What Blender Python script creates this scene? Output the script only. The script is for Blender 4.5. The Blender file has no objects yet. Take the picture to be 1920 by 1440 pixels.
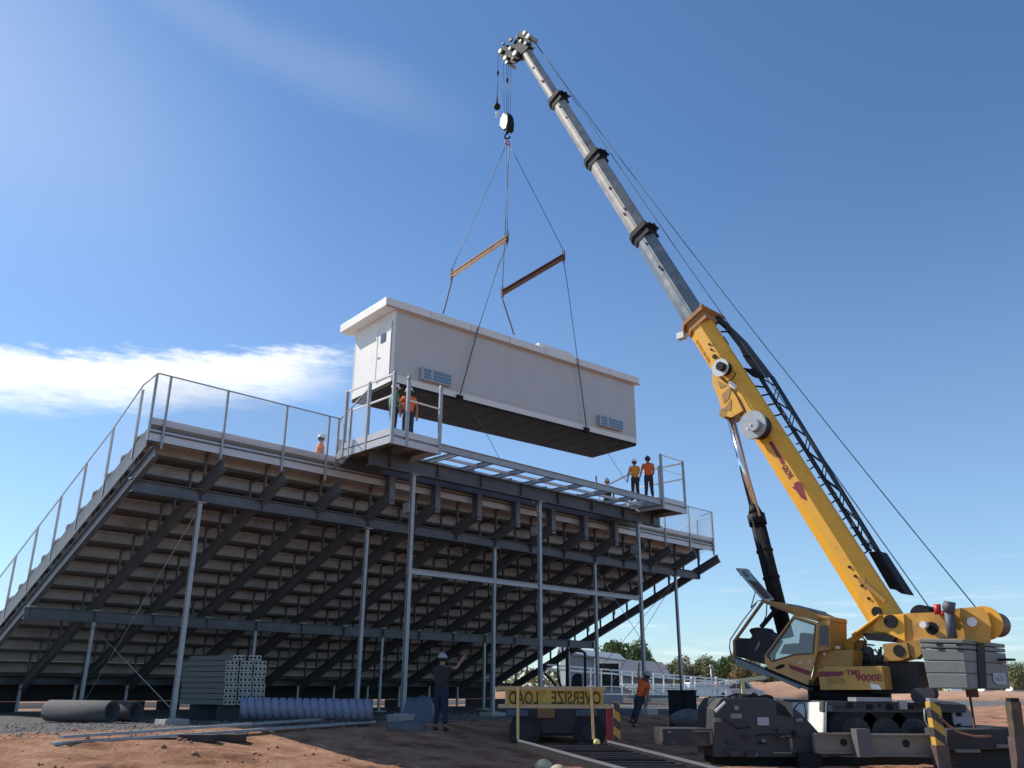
import bpy, math, random
from mathutils import Vector, Matrix, noise
random.seed(7)
C = bpy.context.scene.collection
R = math.radians
V = Vector

# ------------------------------------------------------------------ camera
F_PX = 1608.0
TH, ROLL, HC = R(19.537), R(0.273), 0.867
ct, st_ = math.cos(TH), math.sin(TH)
cr, sr = math.cos(ROLL), math.sin(ROLL)
CAM = V((0, 0, HC))
fw = V((0, ct, st_)); r0 = V((1, 0, 0)); u0 = V((0, -st_, ct))
rgt = r0 * cr + u0 * sr; upv = u0 * cr - r0 * sr
cam = bpy.data.objects.new('camera', bpy.data.cameras.new('camera')); C.objects.link(cam)
cam.matrix_world = Matrix(((rgt.x, upv.x, -fw.x, 0), (rgt.y, upv.y, -fw.y, 0), (rgt.z, upv.z, -fw.z, HC), (0, 0, 0, 1)))
cam.data.sensor_width = 36; cam.data.lens = F_PX / 1920 * 36
cam.data.clip_start = 0.1; cam.data.clip_end = 6000
bpy.context.scene.camera = cam

# ------------------------------------------------------------------ sun, sky, exposure
SUN_EL = R(41); SUN_AZ = R(-66)          # azimuth measured from +Y towards +X
sun_dir = V((math.sin(SUN_AZ) * math.cos(SUN_EL), math.cos(SUN_AZ) * math.cos(SUN_EL), math.sin(SUN_EL)))
sl = bpy.data.lights.new('sun', 'SUN'); sl.energy = 4.9; sl.angle = R(0.55); sl.color = (1.0, 0.93, 0.82)
so = bpy.data.objects.new('sun', sl); C.objects.link(so)
so.rotation_euler = sun_dir.to_track_quat('Z', 'Y').to_euler(); so.location = (-60, 30, 60)
vs = bpy.context.scene.view_settings
bpy.context.scene.display_settings.display_device = 'sRGB'
vs.view_transform = 'Standard'; vs.look = 'None'; vs.gamma = 1; vs.exposure = 0.15

W = bpy.data.worlds.new('World'); bpy.context.scene.world = W; W.use_nodes = True
nt = W.node_tree; N = nt.nodes; L = nt.links
bg = N['Background']; bg.inputs['Strength'].default_value = 0.1
sky = N.new('ShaderNodeTexSky'); sky.sky_type = 'NISHITA'; sky.sun_disc = False
sky.sun_elevation = SUN_EL; sky.sun_rotation = SUN_AZ; sky.altitude = 300
sky.air_density = 1.0; sky.dust_density = 0.3; sky.ozone_density = 1.6
def mth(op, a, b=None, c=None, clamp=False):
    n = N.new('ShaderNodeMath'); n.operation = op; n.use_clamp = clamp
    for i, x in enumerate((a, b, c)):
        if x is None: continue
        if isinstance(x, (int, float)): n.inputs[i].default_value = x
        else: L.new(x, n.inputs[i])
    return n.outputs[0]
tc = N.new('ShaderNodeTexCoord'); sep = N.new('ShaderNodeSeparateXYZ'); L.new(tc.outputs['Generated'], sep.inputs[0])
az = mth('ARCTAN2', sep.outputs[0], sep.outputs[1]); el = mth('ARCSINE', sep.outputs[2])
comb = N.new('ShaderNodeCombineXYZ'); L.new(az, comb.inputs[0]); L.new(el, comb.inputs[1])
def nz(scale, sx, sy, detail=6, rough=.55, rot=0):
    mp = N.new('ShaderNodeMapping'); mp.inputs['Scale'].default_value = (sx, sy, 1); mp.inputs['Rotation'].default_value = (0, 0, rot)
    L.new(comb.outputs[0], mp.inputs[0]); t = N.new('ShaderNodeTexNoise'); t.inputs['Scale'].default_value = scale
    t.inputs['Detail'].default_value = detail; t.inputs['Roughness'].default_value = rough; L.new(mp.outputs[0], t.inputs[0]); return t.outputs[0]
def sstep(x, a, b):
    n = N.new('ShaderNodeMapRange'); n.interpolation_type = 'SMOOTHSTEP'; n.inputs[1].default_value = a; n.inputs[2].default_value = b
    n.inputs[3].default_value = 0; n.inputs[4].default_value = 1; L.new(x, n.inputs[0]); return n.outputs[0]
# low bright bank of cloud on the left: sharp top, ragged lower edge
n1 = nz(5, 1.6, 9); n2 = nz(26, 1.3, 5, 8, .65)
off = mth('ADD', mth('MULTIPLY', mth('SUBTRACT', n1, .5), .035), mth('MULTIPLY', mth('SUBTRACT', n2, .5), .034))
e2 = mth('ADD', el, off)
axis_ = mth('ADD', mth('MULTIPLY', mth('ADD', az, .416), .15), 0.344)
dist = mth('SUBTRACT', e2, axis_)
up_edge = mth('SUBTRACT', 1, sstep(dist, -0.012, 0.008))
lo_edge = sstep(dist, -0.072, -0.022)
rt = mth('SUBTRACT', 1, sstep(mth('ADD', az, mth('MULTIPLY', off, 3.0)), -0.30, -0.17))
lf = sstep(az, -1.6, -1.0)
cl1 = mth('MULTIPLY', mth('MULTIPLY', mth('MULTIPLY', up_edge, lo_edge), mth('MULTIPLY', rt, lf)), mth('ADD', .70, mth('MULTIPLY', nz(9, 1.0, 4, 8, .6), .5)))
# faint high streaks
n3 = nz(3.0, 1, 1, 3)
q = mth('ADD', mth('MULTIPLY', az, 0.176), el)
def streak(c, w, a0, a1, k):
    d_ = mth('ABSOLUTE', mth('SUBTRACT', mth('ADD', q, mth('MULTIPLY', mth('SUBTRACT', n3, .5), .08)), c))
    m = mth('SUBTRACT', 1, sstep(d_, 0.0, w))
    return mth('MULTIPLY', mth('MULTIPLY', m, mth('SUBTRACT', 1, sstep(az, a0, a1))), k)
s1 = streak(0.625, 0.05, -0.26, 0.02, 0.07)
s2 = streak(0.46, 0.22, -0.72, -0.2, 0.16)
# thin wisps near the horizon on the right
n5 = nz(6, 1.2, 14)
s3 = mth('MULTIPLY', mth('MULTIPLY', sstep(n5, .52, .72), mth('SUBTRACT', 1, sstep(el, .05, .16))), 0.35)
msk = mth('MAXIMUM', cl1, mth('MAXIMUM', s1, mth('MAXIMUM', s2, s3)), clamp=True)
gam = N.new('ShaderNodeMix'); gam.data_type = 'RGBA'; gam.blend_type = 'MULTIPLY'; gam.inputs[0].default_value = 1.0; gam.inputs[7].default_value = (0.90, 1.16, 1.40, 1)   # clear-air tint of the atmosphere
L.new(sky.outputs[0], gam.inputs[6])
hz_ = N.new('ShaderNodeMix'); hz_.data_type = 'RGBA'; hf = mth('MULTIPLY', mth('SUBTRACT', 1, sstep(mth('ABSOLUTE', el), 0.0, 0.62)), .20)
L.new(hf, hz_.inputs[0]); L.new(gam.outputs[2], hz_.inputs[6]); hz_.inputs[7].default_value = (5.6, 7.0, 8.3, 1)      # pale haze of the lower air
mx = N.new('ShaderNodeMix'); mx.data_type = 'RGBA'
L.new(msk, mx.inputs[0]); L.new(hz_.outputs[2], mx.inputs[6]); mx.inputs[7].default_value = (10.5, 10.8, 11.2, 1)
L.new(mx.outputs[2], bg.inputs['Color'])

# ------------------------------------------------------------------ pixel -> world helpers (1920x1440 photo pixels)
def ray(u, v):
    x, y = u - 960, v - 720; x, y = cr * x + sr * y, -sr * x + cr * y
    up = -y / F_PX
    return V((x / F_PX, ct - up * st_, st_ + up * ct))
def pY(u, v, Y): r = ray(u, v); return CAM + r * (Y / r.y)
pYg = pY
def pz(u, v, z): r = ray(u, v); return CAM + r * ((z - HC) / r.z)
# stand frame: s in bays of 1.83 m along the back, t metres towards the field
BAY = 1.83; YAW = R(45.291)
Ax = V((math.sin(YAW), math.cos(YAW), 0)); Bx = V((-math.cos(YAW), math.sin(YAW), 0)); O0 = V((-9.697, 21.582, 0))
def St(s, t, z): return O0 + Ax * (s * BAY) + Bx * t + V((0, 0, z))
def pt_(u, v, t): r = ray(u, v); return CAM + r * ((t + O0.dot(Bx)) / r.dot(Bx))

# ------------------------------------------------------------------ materials
MATS = {}
def mat(name, col, rough=.6, metal=0., var=.12, scale=6., bump=.0, bscale=40., dirt=None, dirt_amt=.35, dscale=2.5, spec=None, trans=0., alpha=1., coat=0., stretch=None):
    if name in MATS: return MATS[name]
    m = bpy.data.materials.new(name); m.use_nodes = True; t = m.node_tree; n = t.nodes; l = t.links
    p = n['Principled BSDF']; p.inputs['Roughness'].default_value = rough; p.inputs['Metallic'].default_value = metal
    p.inputs['Transmission Weight'].default_value = trans; p.inputs['Alpha'].default_value = alpha
    p.inputs['Coat Weight'].default_value = coat
    if spec is not None: p.inputs['Specular IOR Level'].default_value = spec
    tcx = n.new('ShaderNodeTexCoord'); vec = tcx.outputs['Object']
    if stretch:
        mp = n.new('ShaderNodeMapping'); mp.inputs['Scale'].default_value = stretch; l.new(vec, mp.inputs[0]); vec = mp.outputs[0]
    a = n.new('ShaderNodeTexNoise'); a.inputs['Scale'].default_value = scale; a.inputs['Detail'].default_value = 6; a.inputs['Roughness'].default_value = .62
    l.new(vec, a.inputs[0])
    rmp = n.new('ShaderNodeMapRange'); rmp.inputs[1].default_value = .25; rmp.inputs[2].default_value = .75
    rmp.inputs[3].default_value = 1 - var; rmp.inputs[4].default_value = 1 + var; l.new(a.outputs[0], rmp.inputs[0])
    mul = n.new('ShaderNodeVectorMath'); mul.operation = 'SCALE'; mul.inputs[0].default_value = col[:3]; l.new(rmp.outputs[0], mul.inputs['Scale'])
    out = mul.outputs[0]
    if dirt:
        b = n.new('ShaderNodeTexNoise'); b.inputs['Scale'].default_value = dscale; b.inputs['Detail'].default_value = 8; b.inputs['Roughness'].default_value = .7
        l.new(vec, b.inputs[0]); r2 = n.new('ShaderNodeMapRange'); r2.inputs[1].default_value = .5; r2.inputs[2].default_value = .68
        r2.inputs[3].default_value = 0; r2.inputs[4].default_value = dirt_amt; l.new(b.outputs[0], r2.inputs[0])
        mxx = n.new('ShaderNodeMix'); mxx.data_type = 'RGBA'; l.new(r2.outputs[0], mxx.inputs[0]); l.new(out, mxx.inputs[6]); mxx.inputs[7].default_value = (*dirt, 1); out = mxx.outputs[2]
    l.new(out, p.inputs['Base Color'])
    rr = n.new('ShaderNodeMapRange'); rr.inputs[3].default_value = max(0, rough - .12); rr.inputs[4].default_value = min(1, rough + .12)
    l.new(a.outputs[0], rr.inputs[0]); l.new(rr.outputs[0], p.inputs['Roughness'])
    if bump:
        c = n.new('ShaderNodeTexNoise'); c.inputs['Scale'].default_value = bscale; c.inputs['Detail'].default_value = 5; l.new(vec, c.inputs[0])
        bn = n.new('ShaderNodeBump'); bn.inputs['Strength'].default_value = bump; bn.inputs['Distance'].default_value = .02
        l.new(c.outputs[0], bn.inputs['Height']); l.new(bn.outputs[0], p.inputs['Normal'])
    MATS[name] = m; return m
galv = mat('galvanised', (.36, .38, .40), .45, .35, .18, 9, dirt=(.22, .24, .25), dirt_amt=.5)
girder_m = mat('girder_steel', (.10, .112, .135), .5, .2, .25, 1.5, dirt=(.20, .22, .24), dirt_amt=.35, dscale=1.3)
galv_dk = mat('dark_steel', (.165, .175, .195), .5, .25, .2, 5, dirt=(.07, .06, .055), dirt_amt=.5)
riser_m = mat('riser_aluminium', (.46, .465, .48), .5, .2, .28, .9, dirt=(.17, .15, .14), dirt_amt=.6, dscale=.7)
alu = mat('aluminium', (.58, .56, .55), .42, .3, .08, 3, dirt=(.42, .36, .31), dirt_amt=.4, dscale=1.2)
alu_shaded_dirty = mat('aluminium_underside', (.125, .122, .125), .5, .15, .15, 2.5, dirt=(.11, .09, .08), dirt_amt=.5, dscale=1.0)  # base darkened for the shade under the rows, plus dirt blotches
alu_clean = mat('bright_aluminium', (.84, .83, .80), .4, .0, .06, 4)
conc = mat('concrete', (.42, .38, .33), .9, 0, .2, 5, bump=.3, dirt=(.25, .2, .16))
conc_dk = mat('old_concrete', (.07, .07, .078), .9, 0, .25, 3, bump=.3, dirt=(.05, .045, .04))
yellow = mat('yellow_paint', (.90, .455, .045), .45, 0, .10, 2.2, dirt=(.42, .22, .06), dirt_amt=.5, dscale=2.2, bump=.05)
yellow_dk = mat('worn_shaded_yellow', (.42, .225, .05), .55, 0, .14, 3, dirt=(.18, .1, .05), dirt_amt=.55, dscale=3)  # base darkened for the shade at the cab mount; blotches are grime
boomgrey = mat('boom_grey', (.33, .315, .29), .5, .1, .22, 2.5, dirt=(.12, .095, .08), dirt_amt=.75, dscale=1.8)
boomsteel = mat('boom_steel', (.19, .22, .24), .4, .35, .15, 3, dirt=(.5, .45, .4), dirt_amt=.6, dscale=1.2)
black = mat('black_paint', (.014, .015, .018), .65, 0, .3, 6, dirt=(.04, .035, .03), dirt_amt=.4, spec=.2)
blackmatte = mat('black_rubber', (.02, .02, .021), .8, 0, .3, 8, bump=.2, dirt=(.08, .06, .05), dirt_amt=.4)
frame_grey = mat('chassis_grey', (.028, .03, .036), .55, .1, .25, 3, dirt=(.17, .12, .09), dirt_amt=.5, dscale=2)
beam_grey = mat('outrigger_grey', (.20, .185, .16), .6, .1, .2, 3, dirt=(.17, .13, .1), dirt_amt=.6, dscale=2)
cw_grey = mat('counterweight_grey', (.17, .19, .185), .6, 0, .1, 2.5, dirt=(.12, .11, .1), dirt_amt=.4, dscale=2, bump=.1)
disc_grey = mat('reel_grey', (.42, .44, .46), .45, .2, .08, 3, dirt=(.25, .25, .25))
chrome = mat('chrome', (.85, .87, .9), .12, 1.0, .03, 3)
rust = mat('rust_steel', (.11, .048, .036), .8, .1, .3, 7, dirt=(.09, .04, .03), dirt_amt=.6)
rust_lt = mat('pale_rusty_steel', (.58, .42, .31), .75, .1, .25, 7, dirt=(.3, .13, .07), dirt_amt=.5)  # paler rusty steel for the left spreader bar
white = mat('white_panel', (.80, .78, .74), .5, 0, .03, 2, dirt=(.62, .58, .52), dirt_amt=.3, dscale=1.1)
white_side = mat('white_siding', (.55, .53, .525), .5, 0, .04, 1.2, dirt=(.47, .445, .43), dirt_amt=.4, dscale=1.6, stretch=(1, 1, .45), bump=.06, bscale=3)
whitepaint = mat('white_paint', (.8, .8, .77), .45, 0, .04, 3, dirt=(.5, .45, .4))
tan_trim = mat('tan_trim', (.42, .28, .2), .7, 0, .15, 5)
louvre = mat('louvre_blue', (.12, .25, .36), .4, .2, .15, 8)
hoodgrey = mat('grille_hood', (.42, .42, .43), .5, .3, .08, 5)
dkfloor = mat('underfloor', (.022, .022, .027), .85, 0, .2, 2, dirt=(.04, .035, .03), dirt_amt=.3, spec=.2)
ropem = mat('wire_rope', (.07, .075, .09), .5, .4, .2, 20)
strapm = mat('strap', (.12, .12, .13), .7, 0, .2, 20)
redm = mat('red_paint', (.55, .03, .02), .5, 0, .15, 5)
maroon = mat('maroon_lettering', (.25, .02, .04), .5, 0, .1, 5)
glass = None
def glassmat(name, tint, alpha):
    m = bpy.data.materials.new(name); m.use_nodes = True; t = m.node_tree; n = t.nodes; l = t.links
    out = n['Material Output']; n.remove(n['Principled BSDF'])
    g = n.new('ShaderNodeBsdfGlossy'); g.inputs['Roughness'].default_value = .06; g.inputs['Color'].default_value = (.8, .85, .9, 1)
    tr = n.new('ShaderNodeBsdfTransparent'); tr.inputs['Color'].default_value = (*tint, 1)
    di = n.new('ShaderNodeBsdfDiffuse'); di.inputs['Color'].default_value = (.5, .55, .55, 1)
    nn = n.new('ShaderNodeTexNoise'); nn.inputs['Scale'].default_value = 4
    mr = n.new('ShaderNodeMapRange'); mr.inputs[3].default_value = alpha * .6; mr.inputs[4].default_value = alpha * 1.4; l.new(nn.outputs[0], mr.inputs[0])
    m1 = n.new('ShaderNodeMixShader'); l.new(mr.outputs[0], m1.inputs[0]); l.new(tr.outputs[0], m1.inputs[1]); l.new(di.outputs[0], m1.inputs[2])
    lw = n.new('ShaderNodeFresnel'); lw.inputs[0].default_value = 1.45
    m2 = n.new('ShaderNodeMixShader'); l.new(lw.outputs[0], m2.inputs[0]); l.new(m1.outputs[0], m2.inputs[1]); l.new(g.outputs[0], m2.inputs[2])
    l.new(m2.outputs[0], out.inputs[0]); return m
glass = glassmat('cab_glass', (.75, .8, .82), .25)
def chainlink():
    m = bpy.data.materials.new('chain_link'); m.use_nodes = True; t = m.node_tree; n = t.nodes; l = t.links
    p = n['Principled BSDF']; p.inputs['Base Color'].default_value = (.5, .52, .55, 1); p.inputs['Roughness'].default_value = .5; p.inputs['Metallic'].default_value = .2
    uv = n.new('ShaderNodeUVMap'); s = n.new('ShaderNodeSeparateXYZ'); l.new(uv.outputs[0], s.inputs[0])
    def M(op, a, b=None):
        k = n.new('ShaderNodeMath'); k.operation = op
        for i, x in enumerate((a, b)):
            if x is None: continue
            if isinstance(x, (int, float)): k.inputs[i].default_value = x
            else: l.new(x, k.inputs[i])
        return k.outputs[0]
    def wire(e): return M('LESS_THAN', M('FRACT', M('MULTIPLY', e, 14.0)), .11)
    w = M('MAXIMUM', wire(M('ADD', s.outputs[0], s.outputs[1])), wire(M('SUBTRACT', s.outputs[0], s.outputs[1])))
    tr = n.new('ShaderNodeBsdfTransparent'); mxs = n.new('ShaderNodeMixShader'); l.new(w, mxs.inputs[0]); l.new(tr.outputs[0], mxs.inputs[1]); l.new(p.outputs[0], mxs.inputs[2])
    l.new(mxs.outputs[0], n['Material Output'].inputs[0]); return m
linkm = chainlink()

# ------------------------------------------------------------------ mesh builder
class MB:
    def __init__(s): s.v = []; s.f = []; s.sm = []; s.uv = []
    def add(s, vs_, fs, smooth=False):
        o = len(s.v); s.v += [V(x) for x in vs_]
        for f in fs: s.f.append([o + i for i in f]); s.sm.append(smooth)
        return s
    def hexa(s, p):   # p: 8 points, bottom 4 ccw, top 4
        return s.add(p, [(3, 2, 1, 0), (4, 5, 6, 7), (0, 1, 5, 4), (1, 2, 6, 5), (2, 3, 7, 6), (3, 0, 4, 7)])
    def box(s, o, ex, ey, ez):  # corner + three edge vectors
        o = V(o); ex = V(ex); ey = V(ey); ez = V(ez)
        return s.hexa([o, o + ex, o + ex + ey, o + ey, o + ez, o + ex + ez, o + ex + ey + ez, o + ey + ez])
    def cbox(s, c, sx, sy, sz, ex=V((1, 0, 0)), ey=V((0, 1, 0)), ez=V((0, 0, 1))):
        return s.box(V(c) - ex * sx / 2 - ey * sy / 2 - ez * sz / 2, ex * sx, ey * sy, ez * sz)
    def beam(s, a, b, w, h, side=None):   # rectangular bar a->b ; w along side, h perpendicular
        a = V(a); b = V(b); d = (b - a).normalized()
        if side is None: side = d.cross(V((0, 0, 1)));  side = V((1, 0, 0)) if side.length < .01 else side
        side = (side - d * side.dot(d)).normalized(); n = side.cross(d).normalized()
        o = a - side * w / 2 - n * h / 2
        return s.box(o, side * w, (b - a), n * h)
    def ibeam(s, a, b, w, h, side, tf=.02, tw=.012):
        a = V(a); b = V(b); d = (b - a).normalized(); side = (V(side) - d * V(side).dot(d)).normalized(); n = side.cross(d).normalized()
        s.beam(a + n * (h / 2 - tf / 2), b + n * (h / 2 - tf / 2), w, tf, side); s.beam(a - n * (h / 2 - tf / 2), b - n * (h / 2 - tf / 2), w, tf, side)
        return s.beam(a, b, tw, h - 2 * tf - .001, side)
    def tube(s, pts, r, n=8, cap=True, r2=None):
        pts = [V(p) for p in pts]; rings = []; o = len(s.v); m = len(pts)
        for i, p in enumerate(pts):
            d = (pts[min(i + 1, m - 1)] - pts[max(i - 1, 0)]).normalized()
            x = d.cross(V((0, 0, 1))); x = V((1, 0, 0)) if x.length < .05 else x.normalized()
            if i and x.dot(px) < 0: x = -x
            px = x; y = d.cross(x).normalized()
            rr = r if not isinstance(r, (list, tuple)) else r[i]
            if r2 is not None and not isinstance(r, (list, tuple)): rr = r + (r2 - r) * i / (m - 1)
            s.v += [p + (x * math.cos(2 * math.pi * k / n) + y * math.sin(2 * math.pi * k / n)) * rr for k in range(n)]
        for i in range(m - 1):
            for k in range(n):
                s.f.append([o + i * n + k, o + i * n + (k + 1) % n, o + (i + 1) * n + (k + 1) % n, o + (i + 1) * n + k]); s.sm.append(True)
        if cap: s.f.append([o + k for k in range(n)][::-1]); s.f.append([o + (m - 1) * n + k for k in range(n)]); s.sm += [False, False]
        return s
    def cyl(s, a, b, r, n=24, r2=None): return s.tube([a, b], [r, r if r2 is None else r2], n)
    def prism(s, pts, ext):    # planar outline (list of Vectors) extruded by vector ext
        pts = [V(p) for p in pts]; n = len(pts); ext = V(ext)
        return s.add(pts + [p + ext for p in pts], [list(range(n))[::-1], list(range(n, 2 * n))] + [[i, (i + 1) % n, n + (i + 1) % n, n + i] for i in range(n)])
    def sphere(s, c, r, n=14, m=8, sx=1, sy=1, sz=1, z0=-1.):
        c = V(c); o = len(s.v)
        for j in range(m + 1):
            ph = math.asin(max(-1, z0)) + (math.pi / 2 - math.asin(max(-1, z0))) * j / m
            for k in range(n):
                a = 2 * math.pi * k / n; s.v.append(c + V((math.cos(ph) * math.cos(a) * r * sx, math.cos(ph) * math.sin(a) * r * sy, math.sin(ph) * r * sz)))
        for j in range(m):
            for k in range(n): s.f.append([o + j * n + k, o + j * n + (k + 1) % n, o + (j + 1) * n + (k + 1) % n, o + (j + 1) * n + k]); s.sm.append(True)
        return s
    def torus(s, c, R_, r, ax1, ax2, n=20, m=8, a0=0, a1=2 * math.pi):
        pts = [V(c) + (V(ax1) * math.cos(a0 + (a1 - a0) * i / n) + V(ax2) * math.sin(a0 + (a1 - a0) * i / n)) * R_ for i in range(n + 1)]
        return s.tube(pts, r, m)
    def build(s, name, m, parent=None, loc=None, bevel=0.):
        me = bpy.data.meshes.new(name)
        off = V((0, 0, 0))
        if parent is not None:
            q_ = parent
            while q_ is not None: off = off + V(q_.location); q_ = q_.parent
        elif loc is not None: off = V(loc)
        me.from_pydata([tuple(p - off) for p in s.v], [], s.f); me.materials.append(m)
        me.polygons.foreach_set('use_smooth', s.sm)
        if s.uv:
            ul = me.uv_layers.new(name='UVMap')
            k = 0
            for poly in me.polygons:
                for li in poly.loop_indices: ul.data[li].uv = s.uv[me.loops[li].vertex_index]
        me.validate(); me.update()
        o = bpy.data.objects.new(name, me); C.objects.link(o)
        if parent is not None: o.parent = parent
        elif loc is not None: o.location = loc
        if bevel:
            b = o.modifiers.new('bevel', 'BEVEL'); b.width = bevel; b.segments = 2; b.limit_method = 'ANGLE'; b.angle_limit = R(40)
        return o
def thing(name, label, cat, loc=(0, 0, 0), group=None):
    o = bpy.data.objects.new(name, None); C.objects.link(o); o.location = loc; o.empty_display_size = .2
    o['label'] = label; o['category'] = cat
    if group: o['group'] = group
    return o
def tag(o, label=None, cat=None, group=None, kind=None):
    if label: o['label'] = label
    if cat: o['category'] = cat
    if group: o['group'] = group
    if kind: o['kind'] = kind
    return o
def text(name, s, m, parent, origin, ex, ey, height, width=None, depth=.006, mirror=False):
    cu = bpy.data.curves.new(name, 'FONT'); cu.body = s; cu.size = 1.0; cu.extrude = .5; cu.resolution_u = 3; cu.offset = .022
    tmp = bpy.data.objects.new(name, cu); C.objects.link(tmp)
    dg = bpy.context.evaluated_depsgraph_get(); me = bpy.data.meshes.new_from_object(tmp.evaluated_get(dg)); bpy.data.objects.remove(tmp)
    xs = [v.co.x for v in me.vertices]; ys = [v.co.y for v in me.vertices]; x0, x1, y0, y1 = min(xs), max(xs), min(ys), max(ys)
    ky = height / (y1 - y0); kx = (width / (x1 - x0)) if width else ky
    ex = V(ex).normalized(); ey = V(ey).normalized(); nz_ = ex.cross(ey)
    off = V((0, 0, 0)); q_ = parent
    while q_ is not None: off = off + V(q_.location); q_ = q_.parent
    for v in me.vertices:
        x = (v.co.x - x0) * kx; 
        v.co = V(origin) - off + ex * x + ey * ((v.co.y - y0) * ky) + nz_ * v.co.z * depth
    me.materials.append(m); o = bpy.data.objects.new(name, me); C.objects.link(o); o.parent = parent; return o
def copy_tree(o, parent=None):
    c = o.copy(); C.objects.link(c)
    if parent is not None: c.parent = parent
    for ch in [x for x in CH.get(o.name, [])]: copy_tree(ch, c)
    return c
CH = {}
def reg(root):   # remember children for copying
    for o in list(C.objects):
        if o.parent is not None: CH.setdefault(o.parent.name, [])
        if o.parent is not None and o not in CH[o.parent.name]: CH[o.parent.name].append(o)

exec_parts = []
# ================================================================== GROUND
def sm(x, a, b):
    k = min(1, max(0, (x - a) / (b - a))); return k * k * (3 - 2 * k)
def gh(x, y):
    p = V((x, y, 0)) - O0; t = p.dot(Bx); s = p.dot(Ax) / BAY
    k = sm(t, -9.0, -2.6)                       # 1 under the stand, 0 well behind it
    low = -.62 + .10 * sm(x, -2, -9)
    far = sm(math.hypot(x, y), 34, 60)
    h = low + (0 - low) * k
    h = h * (1 - far) + far * (-.05)
    n = noise.noise(V((x * .5, y * .5, 1.3))) * .07 + noise.noise(V((x * 1.7, y * 1.7, 4))) * .035 + noise.noise(V((x * 5, y * 5, 9))) * .03
    h += n * (1 - .75 * k) * (1 if y < 60 else .2)
    for off_ in (0., 1.9):
        dd = abs(y - (16.6 + .10 * x + off_ * .55 + .25 * math.sin(x * .7 + off_))); h -= .055 * math.exp(-(dd / .17) ** 2) * (1 + .5 * math.sin(x * 14)) * (1 - k); h += .03 * math.exp(-((dd - .32) / .13) ** 2) * (1 - k)
    # heap of dug earth in the left foreground
    h += .16 * math.exp(-(((x + 5.6) / 3.4) ** 2 + ((y - 16.2) / 1.6) ** 2))
    return h
def ground():
    ys = [-30, -10, 0, 4]; y = 6
    while y < 40: ys.append(y); y += .14 if y < 26 else .4
    while y < 3000: ys.append(y); y *= 1.12
    xs = []; x = -16
    while x <= 16: xs.append(x); x += .16
    l = -16.3; left = []; st = .5
    while l > -3000: left.append(l); l -= st; st *= 1.25
    xs = sorted(left) + xs + sorted([-q for q in left])
    me = bpy.data.meshes.new('ground'); nx = len(xs); vs_ = [(a, b, gh(a, b)) for b in ys for a in xs]
    fs = [(j * nx + i, j * nx + i + 1, (j + 1) * nx + i + 1, (j + 1) * nx + i) for j in range(len(ys) - 1) for i in range(nx - 1)]
    me.from_pydata(vs_, [], fs); me.polygons.foreach_set('use_smooth', [True] * len(fs)); me.update()
    m = bpy.data.materials.new('red_earth'); m.use_nodes = True; t = m.node_tree; n = t.nodes; l = t.links; p = n['Principled BSDF']
    p.inputs['Roughness'].default_value = .95; p.inputs['Specular IOR Level'].default_value = .15
    g = n.new('ShaderNodeNewGeometry')
    def ns(sc, d=8, r=.65):
        q = n.new('ShaderNodeTexNoise'); q.inputs['Scale'].default_value = sc; q.inputs['Detail'].default_value = d; q.inputs['Roughness'].default_value = r; l.new(g.outputs['Position'], q.inputs[0]); return q.outputs[0]
    cr1 = n.new('ShaderNodeValToRGB'); l.new(ns(1.3), cr1.inputs[0]); e = cr1.color_ramp.elements
    e[0].position = .28; e[0].color = (.15, .062, .035, 1); e[1].position = .72; e[1].color = (.60, .36, .235, 1)
    x = e.new(.5); x.color = (.43, .225, .135, 1)
    cr2 = n.new('ShaderNodeValToRGB'); l.new(ns(9, 10, .75), cr2.inputs[0]); e = cr2.color_ramp.elements
    e[0].position = .3; e[0].color = (.08, .078, .078, 1); e[1].position = .75; e[1].color = (.30, .28, .26, 1)
    # gravel under the stand: signed distance in the stand's depth direction, broken by noise
    dp = n.new('ShaderNodeVectorMath'); dp.operation = 'DOT_PRODUCT'; l.new(g.outputs['Position'], dp.inputs[0]); dp.inputs[1].default_value = tuple(Bx)
    def M(op, a, b):
        k = n.new('ShaderNodeMath'); k.operation = op
        for i, z in enumerate((a, b)):
            if isinstance(z, (int, float)): k.inputs[i].default_value = z
            else: l.new(z, k.inputs[i])
        return k.outputs[0]
    td = M('ADD', M('SUBTRACT', dp.outputs['Value'], O0.dot(Bx)), M('MULTIPLY', M('SUBTRACT', ns(.8, 6), .5), 4))
    mr = n.new('ShaderNodeMapRange'); mr.inputs[1].default_value = -3.0; mr.inputs[2].default_value = -2.2; l.new(td, mr.inputs[0])
    mr2 = n.new('ShaderNodeMapRange'); mr2.inputs[1].default_value = 15; mr2.inputs[2].default_value = 16; mr2.inputs[3].default_value = 1; mr2.inputs[4].default_value = 0; l.new(td, mr2.inputs[0])
    mx_ = n.new('ShaderNodeMix'); mx_.data_type = 'RGBA'; l.new(M('MULTIPLY', mr.outputs[0], mr2.outputs[0]), mx_.inputs[0]); l.new(cr1.outputs[0], mx_.inputs[6]); l.new(cr2.outputs[0], mx_.inputs[7])
    l.new(mx_.outputs[2], p.inputs['Base Color'])
    bn = n.new('ShaderNodeBump'); bn.inputs['Strength'].default_value = 1.0; bn.inputs['Distance'].default_value = .12
    l.new(M('ADD', ns(4, 10, .7), M('MULTIPLY', ns(22, 6, .7), .5)), bn.inputs['Height']); l.new(bn.outputs[0], p.inputs['Normal'])
    me.materials.append(m); o = bpy.data.objects.new('ground', me); C.objects.link(o); tag(o, 'reddish dug earth with grey gravel under the grandstand', kind='structure')
ground()
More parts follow.
